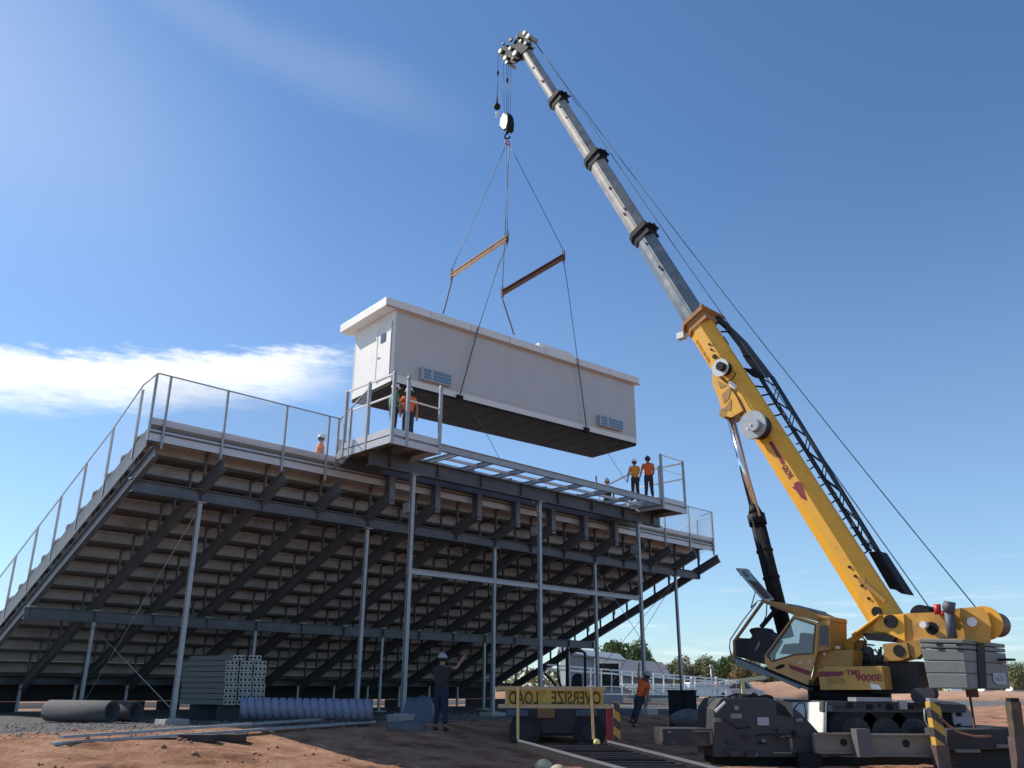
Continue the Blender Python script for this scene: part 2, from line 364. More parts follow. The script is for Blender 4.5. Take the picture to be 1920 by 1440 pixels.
# clods and stones on the earth
def clods():
    mb = MB(); rnd = random.Random(3)
    for i in range(320):
        y = rnd.uniform(12.5, 21); x = rnd.uniform(-11, 1.5) * y / 17
        r = rnd.choice([.01, .012, .016, .02, .035]) * rnd.uniform(.7, 1.5)
        z = gh(x, y); o = len(mb.v)
        mb.sphere((x, y, z + r * .2), r, 6, 4, rnd.uniform(.8, 1.5), rnd.uniform(.8, 1.4), rnd.uniform(.5, .9))
        for k in range(o, len(mb.v)): mb.v[k] += V((rnd.uniform(-1, 1), rnd.uniform(-1, 1), rnd.uniform(-1, 1))) * r * .25
    o = mb.build('clods', mat('clod', (.30, .16, .10), .95, 0, .3, 4)); tag(o, 'loose clods and stones scattered over the dug earth', kind='stuff')
clods()
def pebbles():
    mb = MB(); rnd = random.Random(8)
    for i in range(2600):
        p = St(rnd.uniform(-3.5, 8), rnd.uniform(-4.2, 2.5), 0); r = rnd.uniform(.008, .03)
        z = gh(p.x, p.y); o = len(mb.v); mb.sphere((p.x, p.y, z + r * .3), r, 5, 3, rnd.uniform(.8, 1.5), rnd.uniform(.8, 1.3), rnd.uniform(.6, .9))
    o = mb.build('gravel', mat('pebble', (.24, .225, .21), .9, 0, .4, 9)); tag(o, 'loose grey gravel scattered around the columns', kind='stuff')
pebbles()

# ================================================================== GRANDSTAND
def grandstand():
    root = thing('grandstand', 'long aluminium grandstand on galvanised steel seen from behind and below', 'grandstand', St(7, 6, 0))
    t0, dz, run, z0, NR = -.83, .353, .84, 6.98, 17
    S0, S1 = -.06, 14.06
    def bar(mb, s0, s1, t, z, tw, zh):  # long box along the stand: t..t+tw, z..z+zh
        mb.box(St(s0, t, z), Ax * ((s1 - s0) * BAY), Bx * tw, V((0, 0, zh)))
    for i in range(NR):
        z = z0 - dz * i; t = t0 + run * i
        mb = MB()
        for k in range(3): bar(mb, S0, S1, t + .275 * k + (.004 if k else -.06), z - .045, .262 + (0 if k else .064), .045)     # three planks
        for k in range(4): bar(mb, S0, S1, t + .2 * k + .02, z - .075, .012, .028)          # ribs under the planks
        mb.build('tread', alu_shaded_dirty, root)
        mb = MB(); bar(mb, S0, S1, t + run - .022, z - dz + .003, .018, dz - .05); bar(mb, S0, S1, t + run - .045, z - dz + .003, .02, .03); mb.build('riser', riser_m, root)
        mb = MB(); bar(mb, .16, S1 - .2, t + .30, z + .40, .25, .04)
        for s in range(15):
            ss = s if 0 < s < 14 else (.12 if s == 0 else 13.88)
            mb.beam(St(ss, t + .42, z), St(ss, t + .42, z + .40), .05, .05, Ax)
        mb.build('seat_plank', alu_clean, root)
    # rear fascia and toe boards
    mb = MB(); bar(mb, S0, S1, t0 - .03, 6.74, .026, .29); mb.build('rear_fascia', alu, root)
    mb = MB(); bar(mb, S0, S1, t0 - .04, 7.17, .03, .17); mb.build('toe_board', alu, root)
    mb = MB(); bar(mb, S0, S1, t0 + .03, 6.99, .02, .20); mb.build('shadow_strip', alu_shaded_dirty, root)  # strip added in the gap, dark for the shadow between the boards
    mb = MB(); bar(mb, 3.05, 10.8, t0 - .06, 7.30, .03, .34); mb.build('upper_fascia', alu, root)
    mb = MB(); bar(mb, 3.05, 10.8, t0 + .1, 7.70, .03, .24); mb.build('upper_fascia', riser_m, root)
    for s in range(4, 11): mb = MB(); mb.beam(St(s, t0 + .05, 6.9), St(s, t0 + .05, 7.95), .1, .08, Ax); mb.build('fascia_post', galv_dk, root)
    # stringers with stair brackets
    for s in range(15):
        mb = MB(); m = .42
        zt = lambda t: 5.93 - m * t
        a, b = St(s, -1.12, zt(-1.12)), St(s, 12.0, zt(12.0))
        mb.ibeam(a, b, .15, .34, Ax, .025, .02)
        for i in range(NR):
            z = z0 - dz * i; t = t0 + run * i
            if t + .4 > 12.1: break
            lo = zt(t + run - .05) + .17
            mb.beam(St(s, t + run - .06, lo - .05), St(s, t + run - .06, z - .06), .05, .09, Ax)
            mb.beam(St(s, t + .03, z - .09), St(s, t + run - .03, z - .09), .05, .05, Ax)
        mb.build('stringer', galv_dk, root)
    # end plates closing the sides of the rows
    for s in (-.03, 14.03):
        for i in range(NR):
            z = z0 - dz * i; t = t0 + run * i
            if i % 2 == 0 and s < 0 or s > 0 and i % 2 == 0:
                mb = MB(); mb.box(St(s, t + .02, z - .05), Ax * .012, Bx * (run * 1.0 - .03), V((0, 0, .11))); mb.build('end_cap', alu_clean, root)
    for sx in (-.075,):
        mb = MB(); a, b_ = St(sx, t0 + .02, 6.80), St(sx, 12.2, 6.80 - .42 * (12.2 - t0)); dv = b_ - a
        mb.box(a - V((0, 0, .22)), Ax * .02, dv, V((0, 0, .50))); mb.build('side_plate', mat('side_plate_grey', (.16, .17, .18), .5, .2, .2, 3, dirt=(.09, .08, .075)), root)
    for s in range(15):
        for t_, z_ in ((0, 5.90), (6.33, 3.08)):
            mb = MB(); mb.cbox(St(s, t_, z_), .2, .2, .03, Ax, Bx); mb.build('clip_plate', galv, root)
    # main girders
    def girder(s0, s1, t, zb, h, nm='girder'):
        mb = MB(); mb.ibeam(St(s0, t, zb + h / 2), St(s1, t, zb + h / 2), .2, h, Bx, .024, .016)
        ss = math.ceil(s0)
        while ss <= s1: mb.beam(St(ss, t, zb + .03), St(ss, t, zb + h - .03), .02, .18, Ax); ss += 1
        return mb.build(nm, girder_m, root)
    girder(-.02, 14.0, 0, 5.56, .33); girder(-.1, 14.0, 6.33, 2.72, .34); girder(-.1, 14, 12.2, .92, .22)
    # diagonal wind girts
    mb = MB(); mb.ibeam(St(3.95, -2.2, 4.05), St(10.05, -2.2, 4.05), .1, .16, Bx); mb.build('girt', galv, root)
    for s in (1, 4, 7, 10, 13):
        mb = MB(); mb.ibeam(St(s, 0, .12), St(s, 0, 5.56), .105, .105, Ax, .014, .012); mb.cbox(St(s, 0, .12), .3, .3, .024, Ax, Bx); mb.cbox(St(s, 0, 5.54), .26, .26, .02, Ax, Bx); mb.build('column', galv, root)
        mb = MB(); mb.ibeam(St(s, 6.33, .05), St(s, 6.33, 2.72), .09, .09, Ax, .012, .01); mb.cbox(St(s, 6.33, .05), .26, .26, .02, Ax, Bx); mb.build('column', galv, root)
    for s in range(0, 15):
        mb = MB(); mb.beam(St(s, 12.2, .02), St(s, 12.2, .92), .09, .09, Ax); mb.build('short_post', galv, root)
    # cable cross bracing
    def brace(a, b): mb = MB(); mb.tube([a, b], .011, 5); mb.build('brace_rod', galv, root)
    for s0_, s1_ in ((10, 13),):
        brace(St(s0_, 0, .3), St(s1_, 0, 5.4)); brace(St(s1_, 0, .3), St(s0_, 0, 5.4))
    brace(St(13, 0, .3), St(13, 6.33, 2.6)); brace(St(13, 0, 5.4), St(13, 6.33, .2)); brace(St(1, 0, .3), St(1, 6.33, 2.6)); brace(St(1, 0, 5.4), St(1, 6.33, .2))
    # front walkway, its skirt coloured near black for the shade there
    mb = MB(); bar(mb, S0, S1, t0 + run * NR, 1.26, 1.5, .05); mb.build('walkway', alu_shaded_dirty, root)
    mb = MB(); bar(mb, S0, S1, 13.40, .34, .03, .86); mb.build('skirt', mat('shaded_skirt', (.02, .022, .028), .8, 0, .2, 3), root)
    gaps = [(30, 103), (268, 291), (334, 376), (698, 721), (840, 873)]; ue = [(-60, gaps[0][0])] + [(gaps[k][1], gaps[k + 1][0]) for k in range(4)] + [(gaps[4][1], 1010)]
    for ua, ub_ in ue:
        a, b_ = pt_(ua, 1345, 13.38), pt_(ub_, 1345, 13.38); a.z = -.06; d_ = b_ - a; d_.z = 0
        mb = MB(); mb.box(a, d_, Bx * .05, V((0, 0, .395))); mb.build('base_panel', bpy.data.materials['shaded_skirt'], root)  # same shade colour as the skirt, open where bright ground shows
    mb = MB(); bar(mb, S0, S1, 14.8, 2.3, .05, .05); bar(mb, S0, S1, 14.8, 1.8, .05, .05)
    for s in range(15): mb.beam(St(s, 14.82, 1.28), St(s, 14.82, 2.33), .05, .05, Ax)
    mb.build('front_rail', alu_clean, root)
    # rear guard rail: posts, top rail, chain link
    def mesh_panel(quad, name='chain_link_panel'):
        mb = MB(); mb.add(quad, [(0, 1, 2, 3)]); L1 = (quad[1] - quad[0]).length; H1 = (quad[3] - quad[0]).length; H2 = (quad[2] - quad[1]).length
        d = (quad[1] - quad[0]).normalized(); mb.uv = [(0, 0), (L1, 0), (L1 + (quad[2] - quad[1]).dot(d), H2), ((quad[3] - quad[0]).dot(d), H1)]
        return mb.build(name, linkm, root)
    tr = t0 - .06; zr = 8.52
    def rpost(s, t, za, zb): mb = MB(); mb.beam(St(s, t, za), St(s, t, zb), .055, .055, Ax); mb.build('rail_post', galv, root)
    for s in [.12, 1, 2, 2.78]: rpost(s, tr, 6.55, zr)
    for s in [11, 12, 13, 14]: rpost(s, tr, 6.55, zr)
    for s0_, s1_ in ((-.07, 3.02), (10.75, 14.07)):
        mb = MB(); mb.tube([St(s0_, tr, zr), St(s1_, tr, zr)], .021, 8); mb.build('top_rail', galv, root)
        mesh_panel([St(s0_, tr - .035, 7.2), St(s1_, tr - .035, 7.2), St(s1_, tr - .035, zr), St(s0_, tr - .035, zr)])
    # side rails stepping down with the rows
    for sx, ss in ((-.07, -1), (14.07, 1)):
        tz = lambda t: 8.52 - .4205 * (t + .6)
        ts = [-.83, -.02] + [1.66 + 1.68 * k for k in range(7)]
        for k, t in enumerate(ts):
            zb = z0 - dz * max(0, (t - t0) / run) - .25
            mb = MB(); mb.beam(St(sx, t, zb), St(sx, t, tz(t) if k else 8.52), .06, .06, Ax); mb.build('side_rail_post', galv, root)
            if k + 1 < len(ts):
                t2 = ts[k + 1]; zb2 = z0 - dz * max(0, (t2 - t0) / run) - .02
                mesh_panel([St(sx - ss * -.04, t, zb + .28), St(sx - ss * -.04, t2, zb2 + .05), St(sx - ss * -.04, t2, tz(t2) - .02), St(sx - ss * -.04, t, (tz(t) if k else 8.52) - .02)])
        mb = MB(); mb.tube([St(sx, -.83, 8.52), St(sx, -.02, 8.42)] + [St(sx, t, tz(t)) for t in ts[2:]], .02, 8); mb.build('side_top_rail', galv, root)
    return root
grandstand()

# concrete footings
first = None
for k, (s, t, h) in enumerate([(1, 0, .12), (4, 0, .12), (7, 0, .12), (10, 0, .12), (13, 0, .12), (4, -2.2, .2), (7, -2.2, .2), (10, -2.2, .2), (1, 6.33, .06), (4, 6.33, .06), (7, 6.33, .06), (10, 6.33, .06), (13, 6.33, .06)]):
    row = 'outer rear' if t == 0 else ('press box' if t < 0 else 'inner')
    pos = {1: 'leftmost', 4: 'second', 7: 'middle', 10: 'fourth', 13: 'rightmost'}[s]
    if t < 0: pos = {4: 'left', 7: 'middle', 10: 'right'}[s]
    c = St(s, t, 0); w = .62 if t < 6 else .45
    mb = MB(); mb.cbox(c + V((0, 0, h / 2 - .16)), w, w, h + .3, Ax, Bx)
    o = mb.build('concrete_footing', conc, None, c, bevel=.02)
    tag(o, f'concrete footing under the {pos} column of the {row} row', 'footing', 'concrete footings of the columns')

# ================================================================== PRESS BOX PLATFORM
def platform():
    root = thing('press_box_platform', 'steel press box platform with two railed landings on top of the grandstand', 'platform', St(7, -2.2, 0))
    def bar(mb, s0, s1, t, z, tw, zh): mb.box(St(s0, t, z), Ax * ((s1 - s0) * BAY), Bx * tw, V((0, 0, zh)))
    mb = MB(); mb.ibeam(St(3.1, -2.2, 7.13), St(10.8, -2.2, 7.13), .22, .46, Bx, .028, .016)
    s = 3.5
    while s < 10.8: mb.beam(St(s, -2.2, 6.93), St(s, -2.2, 7.33), .02, .2, Ax); s += 1
    mb.build('main_girder', girder_m, root)
    mb = MB(); mb.ibeam(St(3.1, -1.0, 7.2), St(10.8, -1.0, 7.2), .16, .3, Bx); mb.build('inner_girder', girder_m, root)
    for s in (4, 7, 10):
        mb = MB(); mb.ibeam(St(s, -2.2, .2), St(s, -2.2, 6.9), .115, .115, Ax, .016, .014); mb.cbox(St(s, -2.2, .2), .34, .34, .024, Ax, Bx); mb.cbox(St(s, -2.2, 6.88), .3, .3, .02, Ax, Bx); mb.build('column', galv, root)
        mb = MB(); mb.cbox(St(s, -2.05, 5.9), .22, .3, .3, Ax, Bx); mb.build('gusset', galv, root)
    # outer channel beam and joists
    mb = MB(); mb.ibeam(St(3.0, -3.5, 7.48), St(10.72, -3.5, 7.48), .1, .22, Bx, .016, .012); mb.build('outer_beam', galv, root)
    for k in range(8):
        s = 4.35 + k * .78
        mb = MB(); mb.ibeam(St(s, -3.45, 7.44), St(s, -1.05, 7.44), .09, .14, Ax, .012, .01); mb.build('joist', galv, root)
    for k in range(7):
        s = 4.35 + k * .78
        mb = MB(); mb.beam(St(s, -2.75, 7.44), St(s + .78, -2.75, 7.44), .05, .09); mb.build('joist_bridging', alu_clean, root)
    # struts from the top row to the girder
    for s in range(4, 11):
        mb = MB(); mb.ibeam(St(s + .02, -1.02, 6.15), St(s + .02, -1.02, 7.04), .2, .26, Ax); mb.build('stub_post', galv_dk, root)
    # landings
    for (s0, s1, nm) in ((2.98, 3.92, 'l'), (9.92, 10.72, 'r')):
        mb = MB(); bar(mb, s0, s1, -3.5, 7.57, 2.6, .05); mb.build('landing_deck', alu, root)
        mb = MB()
        for s in (s0, (s0 + s1) / 2, s1 - .04): bar(mb, s, s + .04, -3.4, 7.40, 2.4, .168)
        mb.build('landing_joist', galv_dk, root)
        mb = MB(); bar(mb, s0 - .02, s1 + .02, -3.57, 7.24, .05, .18); bar(mb, s0 - .02, s0 + .02, -3.5, 7.26, 2.5, .2); bar(mb, s1 - .02, s1 + .02, -3.5, 7.26, 2.5, .2); mb.build('landing_frame', alu, root)
        mb = MB(); bar(mb, s0, s1, -3.56, 7.50, .04, .19); bar(mb, s0 - .018, s0 + .002, -3.5, 7.50, 2.3, .19); mb.build('landing_toe_board', alu, root)
        P = [(s0, -3.54), ((s0 + .28) if nm == 'l' else s0 + .0, -3.54), (s1, -3.54), (s0, -2.35), (s0, -1.2)] if nm == 'l' else [(s0, -3.54), (s1, -3.54), (s1, -2.4), (s1, -1.2)]
        for (s, t) in P:
            wide = .1 if nm == 'l' or s == s0 else .08
            mb = MB(); mb.beam(St(s, t, 7.26), St(s, t, 9.32), wide, .07, Ax); mb.sphere(St(s, t, 9.32), wide * .5, 8, 4, z0=0); mb.build('landing_post', galv, root)
        mb = MB(); mb.beam(St(s0, -3.54, 9.3), St(s0 if nm == 'l' else s1, -1.2, 9.3) if nm == 'l' else St(s0, -3.54, 9.3), .05, .05) if nm == 'l' else None
        if nm == 'l':
            mb.beam(St(s0, -3.54, 8.65), St(s0, -1.2, 8.65), .045, .045); mb.beam(St(s0, -3.54, 9.25), St(s0 + .28, -3.54, 9.25), .035, .035); mb.beam(St(s0 + .28, -3.54, 8.62), St(s1, -3.54, 8.62), .04, .04)
            mb.build('hand_rail', alu_clean, root)
        else:
            mb = MB(); mb.beam(St(s1, -3.54, 9.25), St(s1, -1.2, 9.25), .05, .05); mb.beam(St(s1, -3.54, 8.62), St(s1, -1.2, 8.62), .045, .045)
            mb.beam(St(s0, -3.54, 9.32), St(s1, -3.54, 9.32), .035, .035); mb.beam(St(s0, -3.54, 8.75), St(s1, -3.54, 8.75), .015, .015); mb.build('hand_rail', alu_clean, root)
    # stair rails coming up from the rows
    mb = MB(); mb.beam(St(9.0, -.9, 7.75), St(9.7, -2.6, 8.75), .06, .06); mb.beam(St(9.3, -1.4, 7.2), St(9.3, -1.4, 8.1), .04, .04); mb.build('stair_rail', alu_clean, root)
    for t0_, t1_, z0_, z1_ in ((-1.2, -.3, 7.9, 7.25),):
        mb = MB()
        for k in range(4): mb.box(St(2.98, -1.2 + .28 * k, 7.5 - .17 * k), Ax * 1.5, Bx * .26, V((0, 0, .04)))
        mb.box(St(2.96, -1.3, 7.25), Ax * .04, Bx * 1.4, V((0, 0, .16))); mb.build('stair', alu, root)
    mb = MB(); q = [St(2.97, -2.3, 7.6), St(2.97, -.85, 6.9), St(2.97, -.85, 8.4), St(2.97, -2.3, 9.1)]; mb.add(q, [(0, 1, 2, 3)]); mb.uv = [(0, 0), (1.5, -.8), (1.5, .5), (0, 1.2)]; mb.build('stair_chain_link', linkm, root)
    mb = MB(); mb.tube([St(2.97, -2.3, 9.1), St(2.97, -.85, 8.45)], .02, 8)
    for t, z in ((-1.5, 8.7), (-.87, 8.5)): mb.beam(St(2.97, t, z - 1.5), St(2.97, t, z), .06, .06, Ax)
    mb.build('stair_side_rail', galv, root)
    # folded tarp / sheet lying on the left landing corner
    return root
platform()

# ================================================================== PRESS BOX IN THE AIR
HB = 10.0
pA = pz(733, 720, HB); pB = pz(1193, 836, HB); pC = pz(664, 756, HB)
E1 = (pB - pA); LB = E1.length; E1.normalize(); E2 = V((-E1.y, E1.x, 0))
WB = (pC - pA).dot(E2); WB = max(2.2, WB)
HH = 2.60
def bx(x, y, z): return pA + E1 * x + E2 * y + V((0, 0, z))
def face_xz(u, v, y=0.):      # pixel -> point on the long side wall
    r = ray(u, v); n = E2; k = (bx(0, y, 0) - CAM).dot(n) / r.dot(n); p = CAM + r * k; q = p - pA; return q.dot(E1), q.z
def face_yz(u, v, x=0.):
    r = ray(u, v); n = E1; k = (bx(x, 0, 0) - CAM).dot(n) / r.dot(n); p = CAM + r * k; q = p - pA; return q.dot(E2), q.z
def pressbox():
    root = thing('press_box', 'white press box building hanging from the crane above the grandstand', 'press box', bx(LB / 2, WB / 2, 0))
    b = lambda mb, x0, x1, y0, y1, z0, z1: mb.box(bx(x0, y0, z0), E1 * (x1 - x0), E2 * (y1 - y0), V((0, 0, z1 - z0)))
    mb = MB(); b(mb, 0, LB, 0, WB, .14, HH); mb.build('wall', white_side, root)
    # end wall skin, lighter panels with seams
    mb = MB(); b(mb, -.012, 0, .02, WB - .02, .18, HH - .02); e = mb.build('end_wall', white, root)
    mb = MB(); b(mb, .0, LB, -.014, 0, .42, .45); mb.build('wall_band', mat('seam', (.6, .58, .58), .6), root)
    mb = MB(); b(mb, -.02, LB + .02, -.02, WB + .02, .10, .30); mb.build('base_rim', white, root)
    mb = MB(); b(mb, 0, LB, 0, WB, 0, .10)
    for k in range(14): b(mb, .3 + k * LB / 14, .34 + k * LB / 14, .05, WB - .05, -.012, 0)
    mb.build('floor_frame', dkfloor, root)
    for x, y in ((0, 0), (LB, 0), (0, WB), (LB, WB)):
        mb = MB(); b(mb, x - .022, x + .06 if x == 0 else x + .022, y - .022, y + .06 if y == 0 else y + .022, .3, HH - .02)
        mb.build('corner_trim', whitepaint, root)
    # roof with overhang and fascia
    OV, OE, RH = .13, .42, .30
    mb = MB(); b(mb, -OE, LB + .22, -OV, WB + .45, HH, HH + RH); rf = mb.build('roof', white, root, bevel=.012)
    mb = MB(); b(mb, -OE, LB + .22, -OV - .012, -OV, HH - .03, HH + .03); mb.build('fascia_trim', tan_trim, rf)
    mb = MB()
    for k in range(1, 7): x = -OE + (LB + .7) * k / 7; b(mb, x - .008, x + .008, -OV - .005, -OV, HH + .03, HH + RH - .02)
    mb.build('fascia_joint', tan_trim, rf)
    mb = MB(); b(mb, -OE + .01, LB + .2, -OV + .01, 0, HH - .012, HH); mb.build('soffit', white, rf)
    # roof air handler
    x0, z0_ = face_xz(998, 655, .6); x1, _ = face_xz(1062, 668, .6)
    mb = MB(); b(mb, x0, x1, .2, 1.2, HH + RH, HH + RH + .26); b(mb, x0 - .02, x1 + .02, .18, 1.22, HH + RH + .26, HH + RH + .29); mb.build('roof_vent', alu_clean, root)
    # door on the end wall, lamp above
    y0, z1_ = face_yz(735, 612); y1, _ = face_yz(705, 630)
    y0, y1 = .12, .92
    mb = MB(); b(mb, -.05, -.012, y0, y1, .3, 2.15); dr = mb.build('door', white, root, bevel=.006)
    mb = MB(); b(mb, -.07, -.05, y0 + .28, y0 + .58, 1.6, 1.9); mb.build('door_window', mat('dark_glass', (.12, .13, .15), .15), dr)
    mb = MB(); b(mb, -.09, -.05, y1 - .1, y1 - .04, 1.12, 1.16); b(mb, -.09, -.075, y1 - .2, y1 - .04, 1.12, 1.16); mb.build('handle', alu_clean, dr)
    mb = MB(); b(mb, -.065, -.05, y0 - .06, y0, .3, 2.22); b(mb, -.065, -.05, y1, y1 + .06, .3, 2.22); b(mb, -.065, -.05, y0, y1, 2.15, 2.22); mb.build('door_frame', whitepaint, root)
    # grille hoods on the long wall
    for (ua, va, ub, vb) in ((786, 690, 841, 722), (1119, 779, 1163, 806)):
        xa, za = face_xz(ua, va); xb, zb = face_xz(ub, vb); zb = za - .42; 
        mb = MB(); b(mb, xa, xb, -.17, 0, zb, za); g = mb.build('grille', hoodgrey, root, bevel=.008)
        mb = MB()
        for row in range(3):
            for (c0, c1) in ((.08, .30), (.40, .98)):
                w = xb - xa; b(mb, xa + w * c0, xa + w * c1, -.185, -.17, zb + .05 + row * .12, zb + .13 + row * .12)
        mb.build('louvre', louvre, g)
    # lifting lugs
    for (u, v) in ((862, 746), (1100, 806)):
        x, z = face_xz(u, v, -.06)
        mb = MB(); b(mb, x - .12, x + .12, -.1, -.02, z - .08, z + .09); b(mb, x - .06, x + .06, -.16, -.1, z - .05, z + .05); mb.build('lifting_lug', black, root)
    return root
pressbox()

# ================================================================== RIGGING
def on_box(u, v, y): r = ray(u, v); n = E2; k = (bx(0, y, 0) - CAM).dot(n) / r.dot(n); return CAM + r * k
HKB = bx(LB / 2, WB / 2, 0)
def onh(u, v):    # plane facing the camera through the hook line
    return pY(u, v, HOOK_Y)
HOOK_Y = HKB.y
near_y, far_y = -.12, WB + .12
spL = (on_box(847, 516, far_y), on_box(951, 446, near_y)); spR = (on_box(942, 549, far_y), on_box(1057, 481, near_y))
for (a, b_, m, lab) in ((spL[0], spL[1], rust_lt, 'pale spreader bar over the left half of the press box'), (spR[0], spR[1], rust, 'dark rusty spreader bar over the right half of the press box')):
    mid = (a + b_) / 2; root = thing('spreader_bar', lab, 'spreader bar', mid, 'spreader bars of the lifting rig')
    sd = E1
    mb = MB(); mb.ibeam(a, b_, .14, .15 if m is rust_lt else .2, sd, .022, .016); mb.build('beam', m, root)
    for p in (a, b_):
        mb = MB(); mb.cbox(p, .05, .12, .34, E1, E2); mb.torus(p + V((0, 0, .22)), .06, .018, E2, V((0, 0, 1)), 12, 6); mb.torus(p - V((0, 0, .22)), .06, .018, E2, V((0, 0, 1)), 12, 6); mb.build('end_plate', rust, root)
mlink = onh(951, 268)
def sling(a, b_, lab, r=.022, m=None, sag=0):
    mb = MB(); pts = [V(a).lerp(V(b_), k / 6) + V((0, 0, -sag * math.sin(math.pi * k / 6))) for k in range(7)]
    mb.tube(pts, r, 6); mid = V(a).lerp(V(b_), .5); o = mb.build('sling', m or ropem, None, mid); tag(o, lab, 'sling', 'wire rope slings of the lifting rig'); return o
up = V((0, 0, .26)); dn = V((0, 0, -.26))
sling(mlink, spL[0] + up, 'wire sling from the hook to the lower left end of the pale bar', .014)
sling(mlink + V((-.05, 0, 0)), spL[1] + up, 'left one of two close vertical slings between hook and pale bar', .014)
sling(mlink + V((.08, .02, 0)), spR[0] + up, 'long vertical sling from the hook to the left end of the dark bar', .014)
sling(mlink + V((.05, 0, 0)), spR[1] + up, 'wire sling from the hook to the right end of the dark bar', .014)
roofz = HH + .31
xl, zl = face_xz(862, 742, -.2); xr, zr_ = face_xz(1100, 803, -.2)
eL = on_box(897, 615, -.17); eR = on_box(1082, 668, -.17)
def sling2(p, edge, lug, lab):
    mb = MB(); mb.tube([p + dn, p.lerp(edge, .35)], .016, 6); mb.tube([p.lerp(edge, .35), edge], .014, 6); mb.tube([edge, lug], .022, 6)
    o = mb.build('sling', strapm, None, edge); tag(o, lab, 'sling', 'wire rope slings of the lifting rig')
sling2(spL[1], eL, bx(xl, -.2, zl), 'sling from the pale bar down the near wall of the press box')
sling2(spR[1], eR, bx(xr, -.2, zr_), 'sling from the dark bar down the near wall of the press box')
fa = on_box(831, 588, WB + .05); fb = on_box(964, 628, WB + .05)
sling(spL[0] + dn, fa, 'short thick sling from the pale bar to the rear roof edge', .032, strapm)
sling(spR[0] + dn, fb, 'short thick sling from the dark bar to the rear roof edge', .032, strapm)
# tag lines hanging from the lugs
for (a, pts, lab) in ((bx(xl, -.16, zl), ((905, 800), (938, 862)), 'thin tag line trailing from the left lifting lug'), (bx(xr, -.16, zr_), ((1140, 850), (1176, 905)), 'thin tag line trailing from the right lifting lug')):
    mb = MB(); mb.tube([a] + [on_box(u, v, -.3) for u, v in pts], .009, 5); o = mb.build('tag_line', ropem, None, a); tag(o, lab, 'rope', 'tag lines of the press box')

# ================================================================== CRANE
F0 = pY(1650, 1160, 21.4); TIP = pY(968, 100, HKB.y)
Dd = V((TIP.x - F0.x, TIP.y - F0.y, 0)).normalized(); Ld = V((-Dd.y, Dd.x, 0)); Zd = V((0, 0, 1))
def pl(u, v, c): r = ray(u, v); k = ((F0 - CAM).dot(Ld) + c) / r.dot(Ld); return CAM + r * k
def poly_l(pts, c): return [pl(u, v, c) for u, v in pts]
def side_prism(mb, pts, c, th):     # outline traced on plane l=c, th metres thick away from the camera side
    P = poly_l(pts, c)
    a = sum(((P[i] - P[0]).cross(P[(i + 1) % len(P)] - P[0]) for i in range(1, len(P))), V((0, 0, 0)))
    if a.dot(Ld) > 0: P = P[::-1]
    # bottom face should look towards +Ld
    P = P[::-1] if False else P
    return mb.prism(P, -Ld * th)
def ycyl(mb, u, v, r, c0, c1, n=24): p = pl(u, v, c0); return mb.cyl(p, p - Ld * (c0 - c1), r, n)
